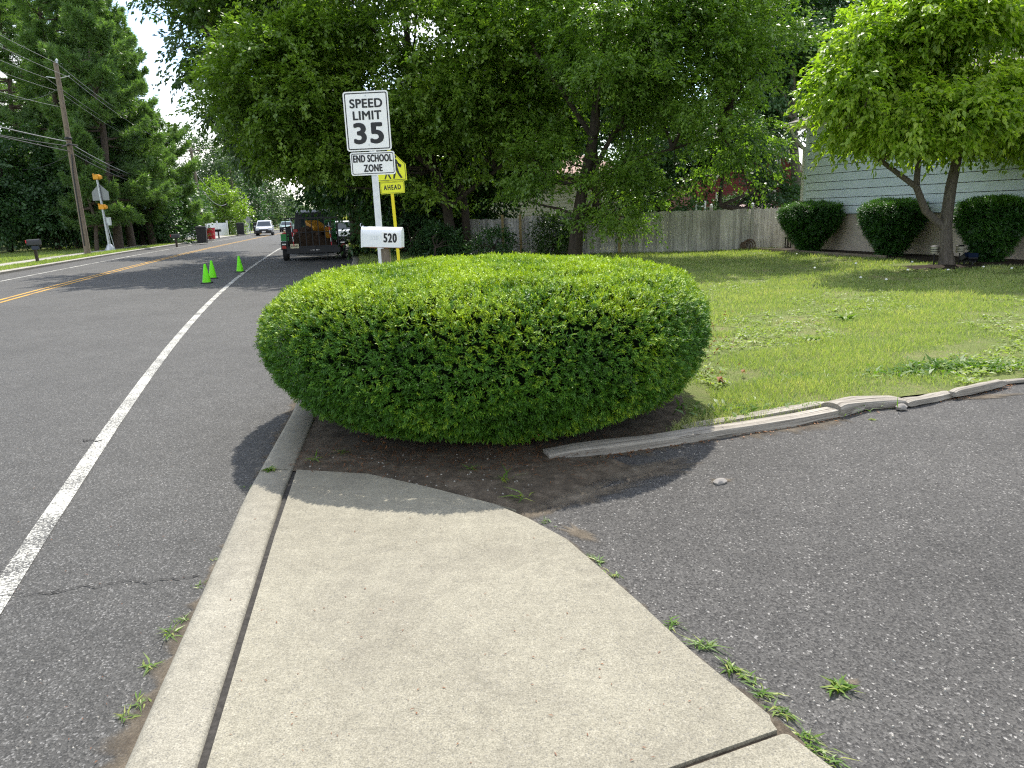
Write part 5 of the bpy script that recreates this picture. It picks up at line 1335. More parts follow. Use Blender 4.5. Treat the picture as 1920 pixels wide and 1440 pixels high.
kmail('grey mailbox in front of the white fence across the road', 411, 446, 76., 17, .0)
# bins
def wbin(lab, px, dep, hpx, mat='plastic_black', cap=None):
    g_ = GX(px, dep, .02); h = hpx * dep / FPX
    o = thing('wheeled_bin', lab, 'bin', g_, rz=.3, group='bins put out at the far kerb')
    mb = MB(); mb.box((0, 0, h * .46), (h * .52, h * .56, h * .88), top=(1.18, 1.18)); build(mb, 'bin_body', mat, o, bev=.03)
    mb = MB(); mb.box((0, -.02, h * .95), (h * .66, h * .72, h * .09), top=(.9, .9)); build(mb, 'lid', cap or mat, o, bev=.03)
    for s in (-1, 1):
        mb = MB(); mb.tube([(s * h * .2, h * .27, h * .1), (s * h * .28, h * .27, h * .1)], h * .11, 12); build(mb, 'wheel', 'rubber_black', o, 40)
    return o
wbin('large black wheeled bin nearest on the far kerb', 380, 60., 30)
wbin('far black wheeled bin at the foot of the third utility pole', 452, 92., 22)
wbin('dark bin by the front of the silver white car', 483, 94., 21)
wbin('small yellow bin tucked beside the silver white car', 487, 93., 10, 'plastic_yellow')
g_ = GX(398, 72., .02); o = thing('red_tub', 'upright red tub at the far kerb', 'tub', g_, ry=-.06, group='red tubs at the far kerb')
mb = MB(); mb.lathe([(.30, 0), (.38, .95), (.42, .97), (.42, 1.05), (.37, 1.05), (.28, .1)], seg=18); build(mb, 'tub_body', 'plastic_red', o, 40)
g_ = GX(390, 73., .02); o = thing('red_tub', 'red tub tipped over beside the upright one', 'tub', (g_[0], g_[1], .36), ry=-1.5, group='red tubs at the far kerb')
mb = MB(); mb.lathe([(.28, -.5), (.36, .35), (.38, .36), (.38, .42), (.34, .42), (.26, -.4)], seg=18); build(mb, 'tub_body', 'plastic_red', o, 40)
# white vinyl fence
def vinyl(lab, px0, px1, d0, d1, h0, n):
    A, B_ = GX(px0, d0), GX(px1, d1); o = thing('vinyl_fence', lab, 'fence', A, group='white fences across the road')
    v = B_ - A; L = np.linalg.norm(v); ang = math.atan2(v[1], v[0])
    mb = MB(); mb.box(tuple(v / 2 + np.array([0, 0, h0 / 2])), (L, .05, h0 - .1), rz=ang); build(mb, 'panel', 'fence_vinyl', o)
    for k in range(n + 1):
        p = v * k / n; mb = MB(); mb.box((p[0], p[1] - .05, h0 / 2 + .1), (.16, .16, h0 + .2)); build(mb, 'fence_post', 'fence_vinyl', o)
vinyl('long white vinyl fence behind the red tubs', 330, 428, 84, 92, 1.55, 5)
vinyl('short white fence to the right of the third utility pole', 440, 466, 112, 108, 2.0, 3)
# chain-link fence with dark mesh at the left
A, B_ = G(-60, 474), G(230, 463); o = thing('chain_link_fence', 'chain link fence with dark green mesh at the left wood edge', 'fence', A); v = B_ - A; L = np.linalg.norm(v)
for px in (-45, 33, 126, 215):
    q = (GX(px, A[1] + v[1] * (px + 60) / 290.) - A); mb = MB(); mb.tube([(q[0], q[1], 0), (q[0], q[1], 1.75)], .035, 8); build(mb, 'fence_post', 'galvanised', o)
q = GX(40, A[1] + 2.) - A; mb = MB(); mb.tube([(0, 0, 1.72), (q[0], q[1], 1.72)], .025, 6); build(mb, 'top_rail', 'galvanised', o)
mb = MB(); nn = 40
V = [(v[0] * k / nn, v[1] * k / nn + .03 * sin(k), 0.03) for k in range(nn + 1)] + [(v[0] * k / nn, v[1] * k / nn + .05 * sin(k * 1.3), 1.45 + .14 * sin(k * .9)) for k in range(nn + 1)]
mb.add(V, [(k, k + 1, nn + 2 + k, nn + 1 + k) for k in range(nn)]); build(mb, 'mesh_panel', 'fence_mesh', o)
g_ = GX(345, 100.); o = thing('white_house', 'white house wall glimpsed behind the white vinyl fence', 'house', (g_[0], 104., 0))
mb = MB(); mb.box((0, 2.5, 1.7), (7, 5, 3.4)); build(mb, 'wall', 'siding_cream', o)
mb = MB(); mb.add([(-4, -.6, 3.4), (4, -.6, 3.4), (4, 5.6, 3.4), (-4, 5.6, 3.4), (-3.5, 2.5, 4.9), (3.5, 2.5, 4.9)], [(0, 1, 5, 4), (1, 2, 5), (2, 3, 4, 5), (3, 0, 4), (3, 2, 1, 0)]); build(mb, 'roof', 'shingle', o)
mb = MB(); mb.box((-1.5, -.03, 1.9), (1.2, .05, 1.3)); build(mb, 'window', 'window_glass', o)

# ------------------------------------------------------------------ trees
def tp(pts, dep): return [D(x, y, dep) for x, y in pts]
# centre tree with the visible trunk in front of the fence
b0 = GX(1077, 25., -.02)
tree('shade_tree', 'leafy tree with a tall bare trunk in front of the grey fence', b0,
     [([b0] + tp([(1083, 410), (1093, 350), (1112, 260), (1122, 160), (1135, 60), (1150, -60)], 25.), [.26, .20, .18, .16, .14, .11, .06]),
      (tp([(1083, 410), (1108, 330), (1150, 250), (1215, 160), (1270, 80)], 25.), [.10, .09, .075, .055, .03]),
      (tp([(1112, 260), (1060, 180), (1010, 110), (980, 40)], 25.3), [.09, .07, .05, .03]),
      (tp([(1120, 170), (1200, 110), (1290, 60), (1360, 20)], 24.6), [.08, .06, .045, .025]),
      (tp([(1093, 350), (1180, 300), (1260, 280), (1350, 250)], 24.4), [.07, .055, .04, .02])],
     [E_(1150, 60, 25, 170, 130, 2.6, 1.0), E_(1290, 120, 24.5, 130, 130, 2.2, .8), E_(1400, 70, 24, 95, 105, 1.8, .9), E_(1010, 60, 25.5, 90, 110, 1.8, .6),
      E_(1270, 280, 24, 130, 95, 1.8, 1.0), E_(1390, 215, 24, 75, 75, 1.3, .8), E_(1170, 372, 24.2, 110, 45, 1.1, 1.4), E_(1010, 300, 25, 60, 60, 1.2, .7), E_(1300, 345, 24, 80, 50, 1.0, 1.1), E_(1100, 210, 26, 110, 70, 1.6, .4), E_(1250, -60, 25, 260, 110, 3, .8), E_(1440, 150, 23.6, 50, 40, .8, .8)],
     11, 6800, 17, .5, .13, .074, 'elm_leaf', 'bark_dark', limbs=70, thr=-.30, droop=.18, up=.1, flat=.70, fine=2, clump=(270, 1.05))
# the big light-green tree left of centre
b1 = GX(852, 29.2, -.02)
tree('shade_tree', 'big light green tree with low sweeping branches behind the speed limit sign', b1,
     [([b1] + tp([(838, 390), (815, 320), (790, 240), (770, 120), (755, 0), (750, -90)], 29.2), [.22, .18, .17, .15, .12, .09, .05]),
      ([b1 + np.array([.5, .3, 0])] + tp([(872, 390), (860, 340), (840, 280), (880, 180), (920, 60)], 29.6), [.18, .15, .13, .11, .08, .04]),
      (tp([(815, 320), (720, 240), (620, 190), (520, 170), (440, 190)], 28.4), [.12, .10, .08, .05, .025]),
      (tp([(838, 390), (930, 320), (1000, 250), (1040, 200)], 28.4), [.09, .07, .05, .03])],
     [E_(770, 110, 27.8, 210, 150, 2.8, 1.), E_(600, 170, 27.3, 140, 120, 2.2, 1.), E_(930, 140, 27.8, 130, 130, 2.2, 1.), E_(525, 150, 26.8, 90, 90, 1.8, 1.), E_(450, 190, 26.8, 40, 52, 1.1, .9),
      E_(600, 265, 27.4, 120, 50, 1.5, .9), E_(750, 295, 27.8, 110, 75, 1.8, .9), E_(890, 280, 27.6, 110, 95, 1.8, 1.), E_(990, 190, 27.4, 80, 80, 1.3, 1.), E_(700, -40, 28.8, 330, 120, 3.2, .8), E_(860, 375, 28.8, 110, 45, 1.2, .6), E_(500, 245, 27.8, 70, 50, 1.2, .7)],
     12, 9400, 17, .55, .165, .10, 'maple_leaf', 'bark_dark', limbs=70, thr=-.32, droop=.2, up=.1, flat=.70, clump=(330, 1.12))
# dark overhanging tree by the trailer
b2 = GX(668, 44., -.02)
tree('oak_tree', 'dark oak overhanging the road and the parked trailer', b2,
     [([b2] + tp([(664, 380), (655, 300), (630, 200), (600, 90), (580, -30)], 43.), [.34, .30, .27, .24, .18, .1]),
      (tp([(655, 300), (560, 240), (470, 190), (390, 130), (330, 60)], 45.), [.2, .15, .12, .08, .04]),
      (tp([(630, 200), (520, 120), (420, 50), (330, 10)], 34.), [.16, .12, .09, .04])],
     [E_(470, 50, 31, 150, 110, 3.4, 1.), E_(405, 35, 46, 46, 50, 2.4, .9), E_(448, 130, 46, 52, 80, 2.8, .9), E_(560, 60, 34, 170, 150, 4., .8), E_(510, 240, 35, 85, 65, 2.4, .9), E_(590, 275, 37, 100, 55, 3, .9), E_(465, 220, 34, 48, 60, 1.8, .8), E_(690, 320, 40, 60, 60, 2.4, .8), E_(540, -60, 32, 240, 80, 4, .8), E_(325, 14, 46, 24, 20, 1.2, .6), E_(470, 275, 38, 45, 35, 1.6, .9)],
     13, 5600, 17, .7, .23, .11, 'oak_leaf', 'bark_dark', limbs=80, thr=-.25, droop=.3, up=.1, flat=.6, fine=1, clump=(230, 1.25))
# flowering dogwood on the lawn
b3 = G(1775, 500, -.02); dd = b3[1]
def dw(pts, o=0.): return tp(pts, dd + o)
tree('dogwood_tree', 'yellow green dogwood with a forked trunk on the lawn before the pale blue house', b3,
     [([b3] + dw([(1774, 470), (1773, 420), (1783, 350), (1796, 290), (1805, 200), (1800, 100)]), [.195, .14, .135, .12, .10, .075, .045]),
      (dw([(1770, 428), (1735, 395), (1718, 350), (1722, 300), (1715, 220), (1690, 120)]), [.095, .085, .075, .06, .045, .025]),
      (dw([(1720, 352), (1690, 330), (1650, 300), (1590, 260)], -.2), [.07, .06, .05, .025]),
      (dw([(1796, 290), (1850, 220), (1910, 160), (1960, 120)], -.3), [.08, .06, .05, .03])],
     [E_(1705, 62, dd - .6, 115, 55, 1.6, 1.1), E_(1615, 92, dd - .7, 60, 18, .9, 1.1), E_(1640, 150, dd - .9, 88, 28, 1.2, 1.2), E_(1604, 180, dd - .8, 48, 26, .9, 1.), E_(1765, 120, dd - .8, 110, 55, 1.6, 1.), E_(1880, 110, dd - .8, 130, 90, 1.8, 1.), E_(1710, 205, dd - 1., 140, 48, 1.6, 1.),
      E_(1850, 200, dd - 1., 130, 68, 1.7, 1.), E_(1648, 222, dd - .7, 56, 26, 1.1, .9), E_(1728, 240, dd - .3, 105, 24, 1.4, .7), E_(1622, 310, dd - .6, 24, 32, .5, .25), E_(1840, 246, dd + .2, 90, 20, 1.1, .5), E_(1898, 305, dd - 1., 30, 42, .5, .4), E_(1790, 15, dd - .3, 160, 60, 2, 1.), E_(1990, 150, dd - .5, 110, 110, 2, .8), E_(1580, 200, dd - .8, 24, 16, .5, .7), E_(1590, 140, dd - .9, 30, 12, .4, .8)],
     14, 7600, 13, .34, .14, .075, 'dogwood_leaf', 'bark_grey', limbs=70, thr=-.40, k=1.6, droop=.55, up=.05, flat=.78, twig=.018, clump=(260, .60))
# dark trees behind the fence and the houses
def bgtree(lab, px, dep, ells, seed, n, leaf='dark_leaf', L=.22, grp='dark trees behind the fence', rad=.22, trunk=None, per=14, name='background_tree', thr=-.35, length=1.1):
    b = GX(px, dep, -.02); zt = max(e[0][2] + .3 * e[1][2] for e in ells); cx = np.mean([e[0][0] for e in ells]); cyy = np.mean([e[0][1] for e in ells])
    t = tp(trunk, dep) if trunk else [np.array([b[0] + (cx - b[0]) * q * q, b[1] + (cyy - b[1]) * q * q, zt * q]) for q in (.3, .6, 1.)]
    tree(name, lab, b, [([b] + t, [rad] + [rad * (.85 - .7 * k / len(t)) for k in range(len(t))])], ells, seed, int(n * 1.9), per, length, L * 1.15, L * .64, leaf, 'bark_grey' if trunk else 'bark_dark', group=grp, limbs=24, thr=thr, droop=.25, up=.1, flat=.6, twig=.05, clump=(max(20, int(n * .05)), 1.6 if dep > 40 else .95))
bgtree('dark tall tree behind the blue house roof', 1560, 46., [E_(1560, 60, 46, 95, 130, 4, 1.), E_(1640, 20, 47, 120, 110, 4, .8), E_(1480, 90, 46, 70, 110, 3, 1.), E_(1520, 200, 45, 60, 70, 2.5, 1.)], 41, 1500)
bgtree('dark tree with a grey trunk between the red house and the blue house', 1494, 40., [E_(1470, 150, 40, 70, 80, 2.5, 1.), E_(1410, 165, 41, 50, 45, 2.2, 1.), E_(1490, 338, 42, 20, 22, .8, .7), E_(1440, 60, 42, 70, 90, 3, 1.), E_(1500, 20, 42, 70, 80, 3, 1.)], 42, 1150, trunk=[(1497, 380), (1490, 300), (1487, 220), (1485, 100)], rad=.34)
bgtree('dark bushy tree in front of the left part of the red house', 1345, 36., [E_(1330, 290, 36, 55, 60, 2, 1.), E_(1360, 250, 36, 45, 45, 1.6, .8), E_(1310, 350, 36, 40, 40, 1.5, 1.), E_(1350, 365, 36, 50, 22, 1.2, .7), E_(1405, 315, 36, 34, 45, 1.2, .9), E_(1450, 350, 38, 26, 26, 1.2, .5)], 43, 980, L=.15, length=.8, rad=.12)
bgtree('dark tree behind the centre of the fence to the right', 1235, 38., [E_(1240, 330, 38, 70, 60, 2, 1.), E_(1215, 245, 39, 50, 65, 2, 1.), E_(1270, 210, 40, 60, 70, 2.5, .6)], 44, 800, L=.18)
bgtree('dark tree close behind the bare trunk and the grey fence', 1120, 33., [E_(1090, 190, 33, 90, 80, 2, 1.), E_(1010, 130, 34, 80, 90, 2, .8), E_(1190, 110, 33, 90, 80, 2, .8), E_(1240, 260, 33, 60, 50, 1.5, .7), E_(970, 330, 33, 40, 50, 1.2, .6)], 50, 1500, L=.17, length=.7)
bgtree('dark tree standing behind the cream house roof', 1080, 62., [E_(1060, 190, 62, 130, 90, 5, 1.), E_(980, 120, 62, 110, 110, 5, .8), E_(1170, 170, 62, 80, 100, 4, .6)], 45, 1000, L=.3, length=1.5)
bgtree('dark tree in deep shade behind the school crossing sign', 760, 33., [E_(760, 330, 33, 120, 100, 2.5, 1.), E_(830, 250, 34, 110, 100, 2.5, .8), E_(680, 270, 34, 100, 90, 2.5, .8), E_(735, 400, 32, 35, 30, 1.0, 1.)], 46, 1500, L=.2)
bgtree('dark tree in deep shade at the left end of the grey fence', 900, 35., [E_(900, 340, 35, 80, 80, 2, 1.), E_(955, 275, 36, 50, 65, 1.8, .8), E_(880, 200, 36, 110, 90, 2.5, .6), E_(820, 410, 34, 70, 45, 1.2, 1.)], 47, 1200, L=.2)
bgtree('dark tree filling the roadside beyond the trailer', 720, 58., [E_(700, 365, 58, 45, 50, 3, 1.), E_(660, 300, 58, 60, 60, 3, 1.), E_(740, 400, 56, 50, 40, 2, 1.)], 48, 900, L=.26, length=1.4)
# shade undergrowth along the fence
def bush(lab, px, dep, wpx, ytop, seed, n, leaf='dark_leaf', L=.12, grp='bushes in the shade along the fence'):
    b = GX(px, dep, -.02); zt = D(px, ytop, dep)[2]; a = wpx / 2 * dep / FPX
    r = np.random.default_rng(seed)
    tree('bush', lab, b, [([b, b + np.array([.05, 0, zt * .4]), b + np.array([-.05, 0, zt * .75])], [.04, .03, .015])], [(b + np.array([0, 0, zt * .5]), np.array([a, a * .8, zt * .5]), 1.), (b + np.array([a * .3, 0, zt * .7]), np.array([a * .6, a * .5, zt * .35]), .6)], seed, n, 11, .4, L, L * .5, leaf, 'bark_dark', group=grp, limbs=12, thr=-.5, droop=.3, twig=.012, cat='bush')
bush('leafy dark bush growing against the fence left of the bare trunk', 1035, 27.2, 66, 402, 51, 420, 'oak_leaf', .10)
bush('low dark bush at the left end of the grey fence', 925, 27.5, 80, 436, 52, 300, 'dark_leaf', .10)
bush('low dark bush behind the mailbox', 815, 28., 90, 432, 53, 300)
bush('dark bush behind the school crossing post', 770, 30., 80, 405, 54, 360)
bush('dark verge bush right of the trailer', 668, 33., 60, 452, 55, 240, 'dark_leaf', .09)
bush('dark bush behind the white ladder', 1290, 31.5, 60, 385, 56, 300)
bush('dark bush on the red house side of the white railing', 1370, 42., 80, 372, 57, 300)

# ------------------------------------------------------------------ pines and woods across the road
def pn(lab, px, dep, ytop, rpx, seed, **k):
    b = GX(px, dep, 0.); H = D(px, ytop, dep)[2] if ytop > -2000 else 18
    lean = (D(px, 60, dep)[0] - b[0]) * 0
    return pine(lab, b, H, rpx * dep / FPX, seed, **k)
pn('tall dense pine behind the flashing beacon', 224, 53., -90, 105, 61, nb=85, start=.10, tr=.32)
pn('tall pine with a bare lower trunk just right of the flashing beacon pine', 248, 57., -60, 100, 62, nb=80, start=.16, tr=.3)
pn('tall pine leaning over the far kerb by the dark mailbox', 288, 60., 60, 58, 63, nb=90, start=.12, tr=.3)
pn('tall pine behind the main utility pole', 150, 56., -120, 110, 64, nb=80, start=.14, tr=.3)
pn('tall pine behind the chain link fence near the left edge', 70, 58., -100, 110, 65, nb=70, start=.20)
pn('tall pine at the left edge', -30, 60., -100, 120, 66, nb=70, start=.2)
pn('smaller pine with low wide boughs reaching over the second utility pole', 326, 66., 250, 75, 67, nb=60, start=.10, tr=.34, top=.5)
pn('slim pine rising between the utility pole and the beacon', 182, 50., 235, 50, 68, nb=50, start=.16, tr=.14, top=.3)
pn('tall pine in the second row behind the beacon pine', 200, 72., -70, 100, 69, nb=70, start=.15)
pn('tall pine in the second row towards the sky gap', 252, 76., 10, 52, 70, nb=70, start=.2)
pn('tall pine in the second row left of the utility pole', 110, 74., -80, 105, 71, nb=60, start=.2)
WG = 'broadleaf trees in the wood across the road'
bgtree('dark broadleaf tree behind the chain link fence at the left edge', 20, 52., [E_(10, 330, 52, 80, 75, 3, 1.), E_(60, 400, 51, 70, 45, 2, 1.), E_(-30, 400, 50, 60, 60, 2, 1.)], 81, 1100, L=.22, grp=WG)
bgtree('dark broadleaf tree behind the black mailbox', 110, 54., [E_(110, 390, 54, 70, 55, 2.5, 1.), E_(150, 330, 55, 60, 60, 2.5, .8)], 82, 800, L=.22, grp=WG)
bgtree('dark undergrowth tree beneath the pines beside the beacon pole', 270, 60., [E_(262, 412, 62, 60, 40, 2, 1.), E_(230, 380, 62, 70, 60, 3, .8), E_(310, 400, 64, 40, 45, 2, .8)], 83, 900, L=.22, grp=WG)
bgtree('dark broadleaf mass behind the pine trunks', 180, 68., [E_(180, 400, 68, 90, 60, 3, 1.), E_(90, 420, 66, 90, 50, 3, 1.), E_(0, 410, 66, 90, 60, 3, 1.), E_(290, 390, 72, 70, 70, 3, 1.)], 84, 1400, L=.28, grp=WG)
# far trees down the road
FG = 'hazy trees far down the road'
for i, (lab, px, dep, el, n, leaf, L) in enumerate([
    ('olive green tree above the second utility pole', 378, 104., [(378, 305, 45, 45), (360, 350, 40, 40), (400, 350, 40, 40)], 700, 'far_leaf', .38),
    ('bright bushy tree overhanging the white vinyl fence', 425, 98., [(425, 395, 34, 36), (405, 380, 28, 40), (432, 415, 16, 18)], 600, 'maple_leaf', .32),
    ('dark spreading tree at the left end of the white vinyl fence', 355, 90., [(352, 395, 30, 34), (335, 380, 30, 30)], 420, 'dark_leaf', .3),
    ('dark tree behind the diamond sign', 458, 124., [(455, 380, 34, 45), (440, 340, 36, 40)], 560, 'dark_leaf', .42),
    ('hazy tree behind the fourth utility pole', 487, 150., [(485, 375, 30, 45), (470, 330, 34, 30), (497, 400, 22, 24)], 520, 'far_leaf', .5),
    ('hazy tree behind the street lamp', 512, 190., [(515, 370, 22, 35), (528, 392, 22, 25), (505, 400, 20, 20)], 420, 'far_leaf', .6),
    ('hazy low tree at the end of the road', 548, 230., [(548, 402, 28, 18), (570, 408, 24, 15)], 380, 'far_leaf', .7),
    ('hazy tree at the right of the road end behind the pickup', 600, 170., [(600, 395, 38, 28), (630, 385, 34, 35)], 460, 'far_leaf', .55),
    ('tall hazy tree far left of the road end', 420, 160., [(415, 320, 40, 40), (445, 300, 30, 30)], 460, 'far_leaf', .5)]):
    b = GX(px, dep, 0.)
    tree('far_tree', lab, b, [([b] + tp([(px - 1, 400), (px - 3, 350)], dep), [.4, .3, .1])], [E_(x, y, dep, rx, ry, ry * dep / FPX, 1.) for x, y, rx, ry in el], 90 + i, n, 12, L * 4, L, L * .55, leaf, 'bark_dark', group=FG, limbs=8, thr=-.5, droop=.3, up=.15, flat=.5, twig=.08)
# wood edge far behind everything
F = Fol(); r = np.random.default_rng(123); n = 9000
px = r.uniform(-250, 2200, n); dep = r.uniform(120, 170, n); y0 = np.where(px < 340, 390, np.where(px < 600, 405, 350))
P = np.stack([D(a, b_ , c_) for a, b_, c_ in zip(px, r.uniform(0, 1, n) * (440 - y0) + y0, dep)]); P = P[(P[:, 2] > 0) & ~((px > 430) & (px < 640) & (dep < 168))]
sprays(F, P, unit(r.normal(size=P.shape)), r, 8, 3., 1.0, .6)
o = F.make('far_woods', 'far_leaf'); o['kind'] = 'stuff'; o['label'] = 'far wood edge behind the houses'

# ------------------------------------------------------------------ grass, weeds and litter
def inpoly(P, poly):
    x, y = P[:, 0], P[:, 1]; c = np.zeros(len(P), bool); n = len(poly); j = n - 1
    for i in range(n):
        xi, yi = poly[i]; xj, yj = poly[j]
        c ^= ((yi > y) != (yj > y)) & (x < (xj - xi) * (y - yi) / (yj - yi + 1e-12) + xi); j = i
    return c
r = np.random.default_rng(55); F = Fol()
lawnp = [(float(x), float(y)) for x, y in lawn]; bedp = [(float(x), float(y)) for x, y in bed]
fld, fld2 = wavefield(r, 1.3), wavefield(r, 4.0)
def scatter(n, d0, d1, x0, x1):
    u = r.uniform(0, 1, n); y = d0 * (d1 / d0) ** u                    # denser near the viewer
    x = r.uniform(x0, x1, n) * y
    return np.stack([x, y, np.zeros(n)], 1)
bp = C0[:2] + np.array([0, 0])
P = scatter(520000, 4.4, 29, -.35, 1.1)
ok = inpoly(P, lawnp) & ~inpoly(P, bedp) & (P[:, 0] > curbX(P[:, 1]) + .3)
hv = P - C0; ok &= ~(((hv @ (-no)) > -1.4) & ((hv @ wd) > -.5))
mr_ = G(1768, 500); ok &= ((P[:, 0] - mr_[0]) / .95) ** 2 + ((P[:, 1] - mr_[1]) / .62) ** 2 > 1; hx_ = (P[:, 0] + .22) / 2.0; hy_ = (P[:, 1] - 6.2) / 1.5; ok &= (hx_ ** 2 + hy_ ** 2) > .9
P = P[ok]; f = fld(P) * .6 + fld2(P) * .5
edge = P[:, 1] - np.interp(P[:, 0], [q[0] for q in tmp_], [q[1] for q in tmp_])
dens = np.clip(.72 + .75 * f, .06, 1) * np.clip(.15 + edge * 1.1, .12, 1)
keep = r.uniform(0, 1, len(P)) < dens; P, f = P[keep], f[keep]; m = len(P); d = P[:, 1]
A = np.stack([r.normal(0, .45, m), r.normal(0, .45, m), np.ones(m)], 1)
L = (.045 + .030 * r.uniform(0, 1, m)) * (1 + .35 * np.clip(f, -1, 1)) * np.clip(.75 + d * .022, .8, 1.3); W = np.maximum(.0042, d * .00085)
P[:, 2] = -.012
F.leaves(P, A, r.normal(size=(m, 3)), L, W, np.clip(.45 + .14 * f + r.normal(0, .2, m), 0, 1), fold=0, droop=.35, mid=.35)
# broad-leaved weeds in the turf
n = 9000; Q = scatter(n, 5.2, 22, -.1, 1.05); fq = fld(Q + 7.); ok = inpoly(Q, lawnp) & ~inpoly(Q, bedp) & (fq > .15) & (((Q[:, 0] + .22) / 2.0) ** 2 + ((Q[:, 1] - 6.2) / 1.5) ** 2 > 1)
hv = Q - C0; ok &= ~(((hv @ (-no)) > -1.4) & ((hv @ wd) > -.5)); Q = Q[ok]
for j in range(6):
    m = len(Q); a = r.uniform(0, 2 * pi, m); A = np.stack([np.cos(a), np.sin(a), r.uniform(.15, .9, m)], 1)
    q = Q + np.array([0, 0, .01]) + r.normal(size=(m, 3)) * np.array([.02, .02, .008])
    F.leaves(q, A, np.array([0, 0, 1.]) + r.normal(size=(m, 3)) * .3, .05 * r.uniform(.6, 1.5, m), .022 * r.uniform(.7, 1.3, m), np.clip(r.normal(.35, .15, m), 0, 1), droop=.3)
o = F.make('grass', 'grass_blade'); struct(o, 'stuff'); o['label'] = 'uneven lawn grass with broad leaved weeds'
# verge grass across the road and beyond the hedge
F = Fol(); n = 60000
y = 20 * (75 / 20) ** r.uniform(0, 1, n); x = farX(y) - .25 - np.where(r.uniform(0, 1, n) < .35, r.uniform(0, 1.25, n), 2.8 + r.uniform(0, 6, n))
m = n; A = np.stack([r.normal(0, .4, m), r.normal(0, .4, m), np.ones(m)], 1)
F.leaves(np.stack([x, y, np.zeros(n)], 1), A, r.normal(size=(m, 3)), .09 * r.uniform(.6, 1.4, m), y * .0009, np.clip(r.normal(.4, .18, m), 0, 1), fold=0, droop=.3, mid=.35)
y = r.uniform(9, 50, 15000); x = curbX(y) + .3 + r.uniform(0, 4, 15000); m = 15000; A = np.stack([r.normal(0, .4, m), r.normal(0, .4, m), np.ones(m)], 1)
F.leaves(np.stack([x, y, np.zeros(m)], 1), A, r.normal(size=(m, 3)), .10 * r.uniform(.6, 1.4, m), y * .0009, np.clip(r.normal(.3, .18, m), 0, 1), fold=0, droop=.3, mid=.35)
o = F.make('grass', 'grass_blade'); struct(o, 'stuff'); o['label'] = 'verge grass on both sides of the road'
# weed tufts in the pavement seams
def weed_mesh(seed, n, L, W, spread=.9):
    r = np.random.default_rng(seed); F = Fol(); a = r.uniform(0, 2 * pi, n)
    up = r.uniform(.25, 1.1, n); A = np.stack([np.cos(a), np.sin(a), up], 1); P = np.stack([.012 * r.normal(size=n), .012 * r.normal(size=n), np.zeros(n)], 1)
    Lr = L * r.uniform(.5, 1.2, n)
    F.leaves(P, A, np.array([0, 0, 1.]) + r.normal(size=(n, 3)) * .3, Lr, W * r.uniform(.7, 1.3, n), np.clip(r.normal(.5, .27, n), 0, 1), fold=.25, droop=.35, mid=.4)
    return F
def weed(label, px, py, z, seed, n, L, W, grp, mat='weed_leaf', name='weed_tuft', sx=1., rz=0.):
    p = G(px, py, z); o = weed_mesh(seed, n, L, W).make(name, mat); o.location = p; o.scale = (sx, 1, 1); o.rotation_euler = (0, 0, rz)
    return tag(o, label, 'weed', grp)
ordn = ['first', 'second', 'third', 'fourth', 'fifth', 'sixth', 'seventh', 'eighth', 'ninth', 'tenth', 'eleventh', 'twelfth']
GA, GB = 'weeds along the driveway edge of the sidewalk', 'weeds along the kerb gutter'
for i, (px, py, n, L) in enumerate([(1026, 980, 14, .045), (1118, 1052, 26, .06), (1150, 1080, 18, .05), (1262, 1172, 26, .06), (1318, 1212, 40, .07), (1372, 1255, 42, .075), (1402, 1275, 30, .06), (1432, 1305, 34, .07), (1462, 1335, 36, .06), (1512, 1383, 30, .055), (1538, 1410, 26, .06), (1565, 1432, 26, .05)]):
    weed(f'{ordn[i]} weed tuft from the hedge along the driveway seam of the sidewalk', px, py, -.028, 200 + i, int(n * .9), L * r.uniform(.5, .85), .0055, GA, sx=1.6, rz=-.8)
for i, (px, py, n, L, W) in enumerate([(462, 915, 8, .07, .008), (405, 1050, 14, .04, .007), (372, 1100, 16, .04, .008), (345, 1165, 24, .06, .009), (322, 1190, 22, .085, .011), (282, 1252, 16, .085, .012), (262, 1320, 24, .05, .01), (235, 1345, 18, .075, .011)]):
    weed(f'{ordn[i]} weed tuft from the hedge in the gutter beside the kerb', px, py, ZR, 230 + i, int(n * .8), L * r.uniform(.6, .95), W * .6, GB)
weed('low green weed in the joint across the kerb by the hedge', 508, 882, .0, 250, 26, .05, .016, 'single weeds')
weed('leafy weed rosette alone on the driveway asphalt', 1576, 1293, -.03, 251, 34, .055, .013, 'single weeds')
weed('tiny weed on the driveway close to the long timber', 1636, 788, -.03, 252, 14, .03, .008, 'single weeds')
weed('tall grass tuft standing in the bare dirt in front of the hedge', 950, 905, -.006, 253, 9, .17, .012, 'grass tufts in the bare dirt')
weed('shorter grass tuft to the right in the shaded dirt', 985, 935, -.006, 254, 8, .13, .010, 'grass tufts in the bare dirt')
weed('grass tuft in the dirt beside the kerb joint', 592, 862, -.006, 255, 12, .10, .008, 'grass tufts in the bare dirt')
weed('grass tuft in the thatch below the hedge at its left', 640, 850, -.006, 256, 16, .08, .006, 'grass tufts in the bare dirt')
weed('thin grass tuft in the thatch below the middle of the hedge', 880, 880, -.006, 257, 16, .09, .006, 'grass tufts in the bare dirt')
weed('plantain rosette standing up in the middle of the lawn', 1585, 602, -.01, 258, 22, .24, .045, 'rosettes in the lawn')
weed('lower plantain rosette on the lawn nearer the hedge', 1528, 640, -.01, 259, 14, .15, .035, 'rosettes in the lawn')
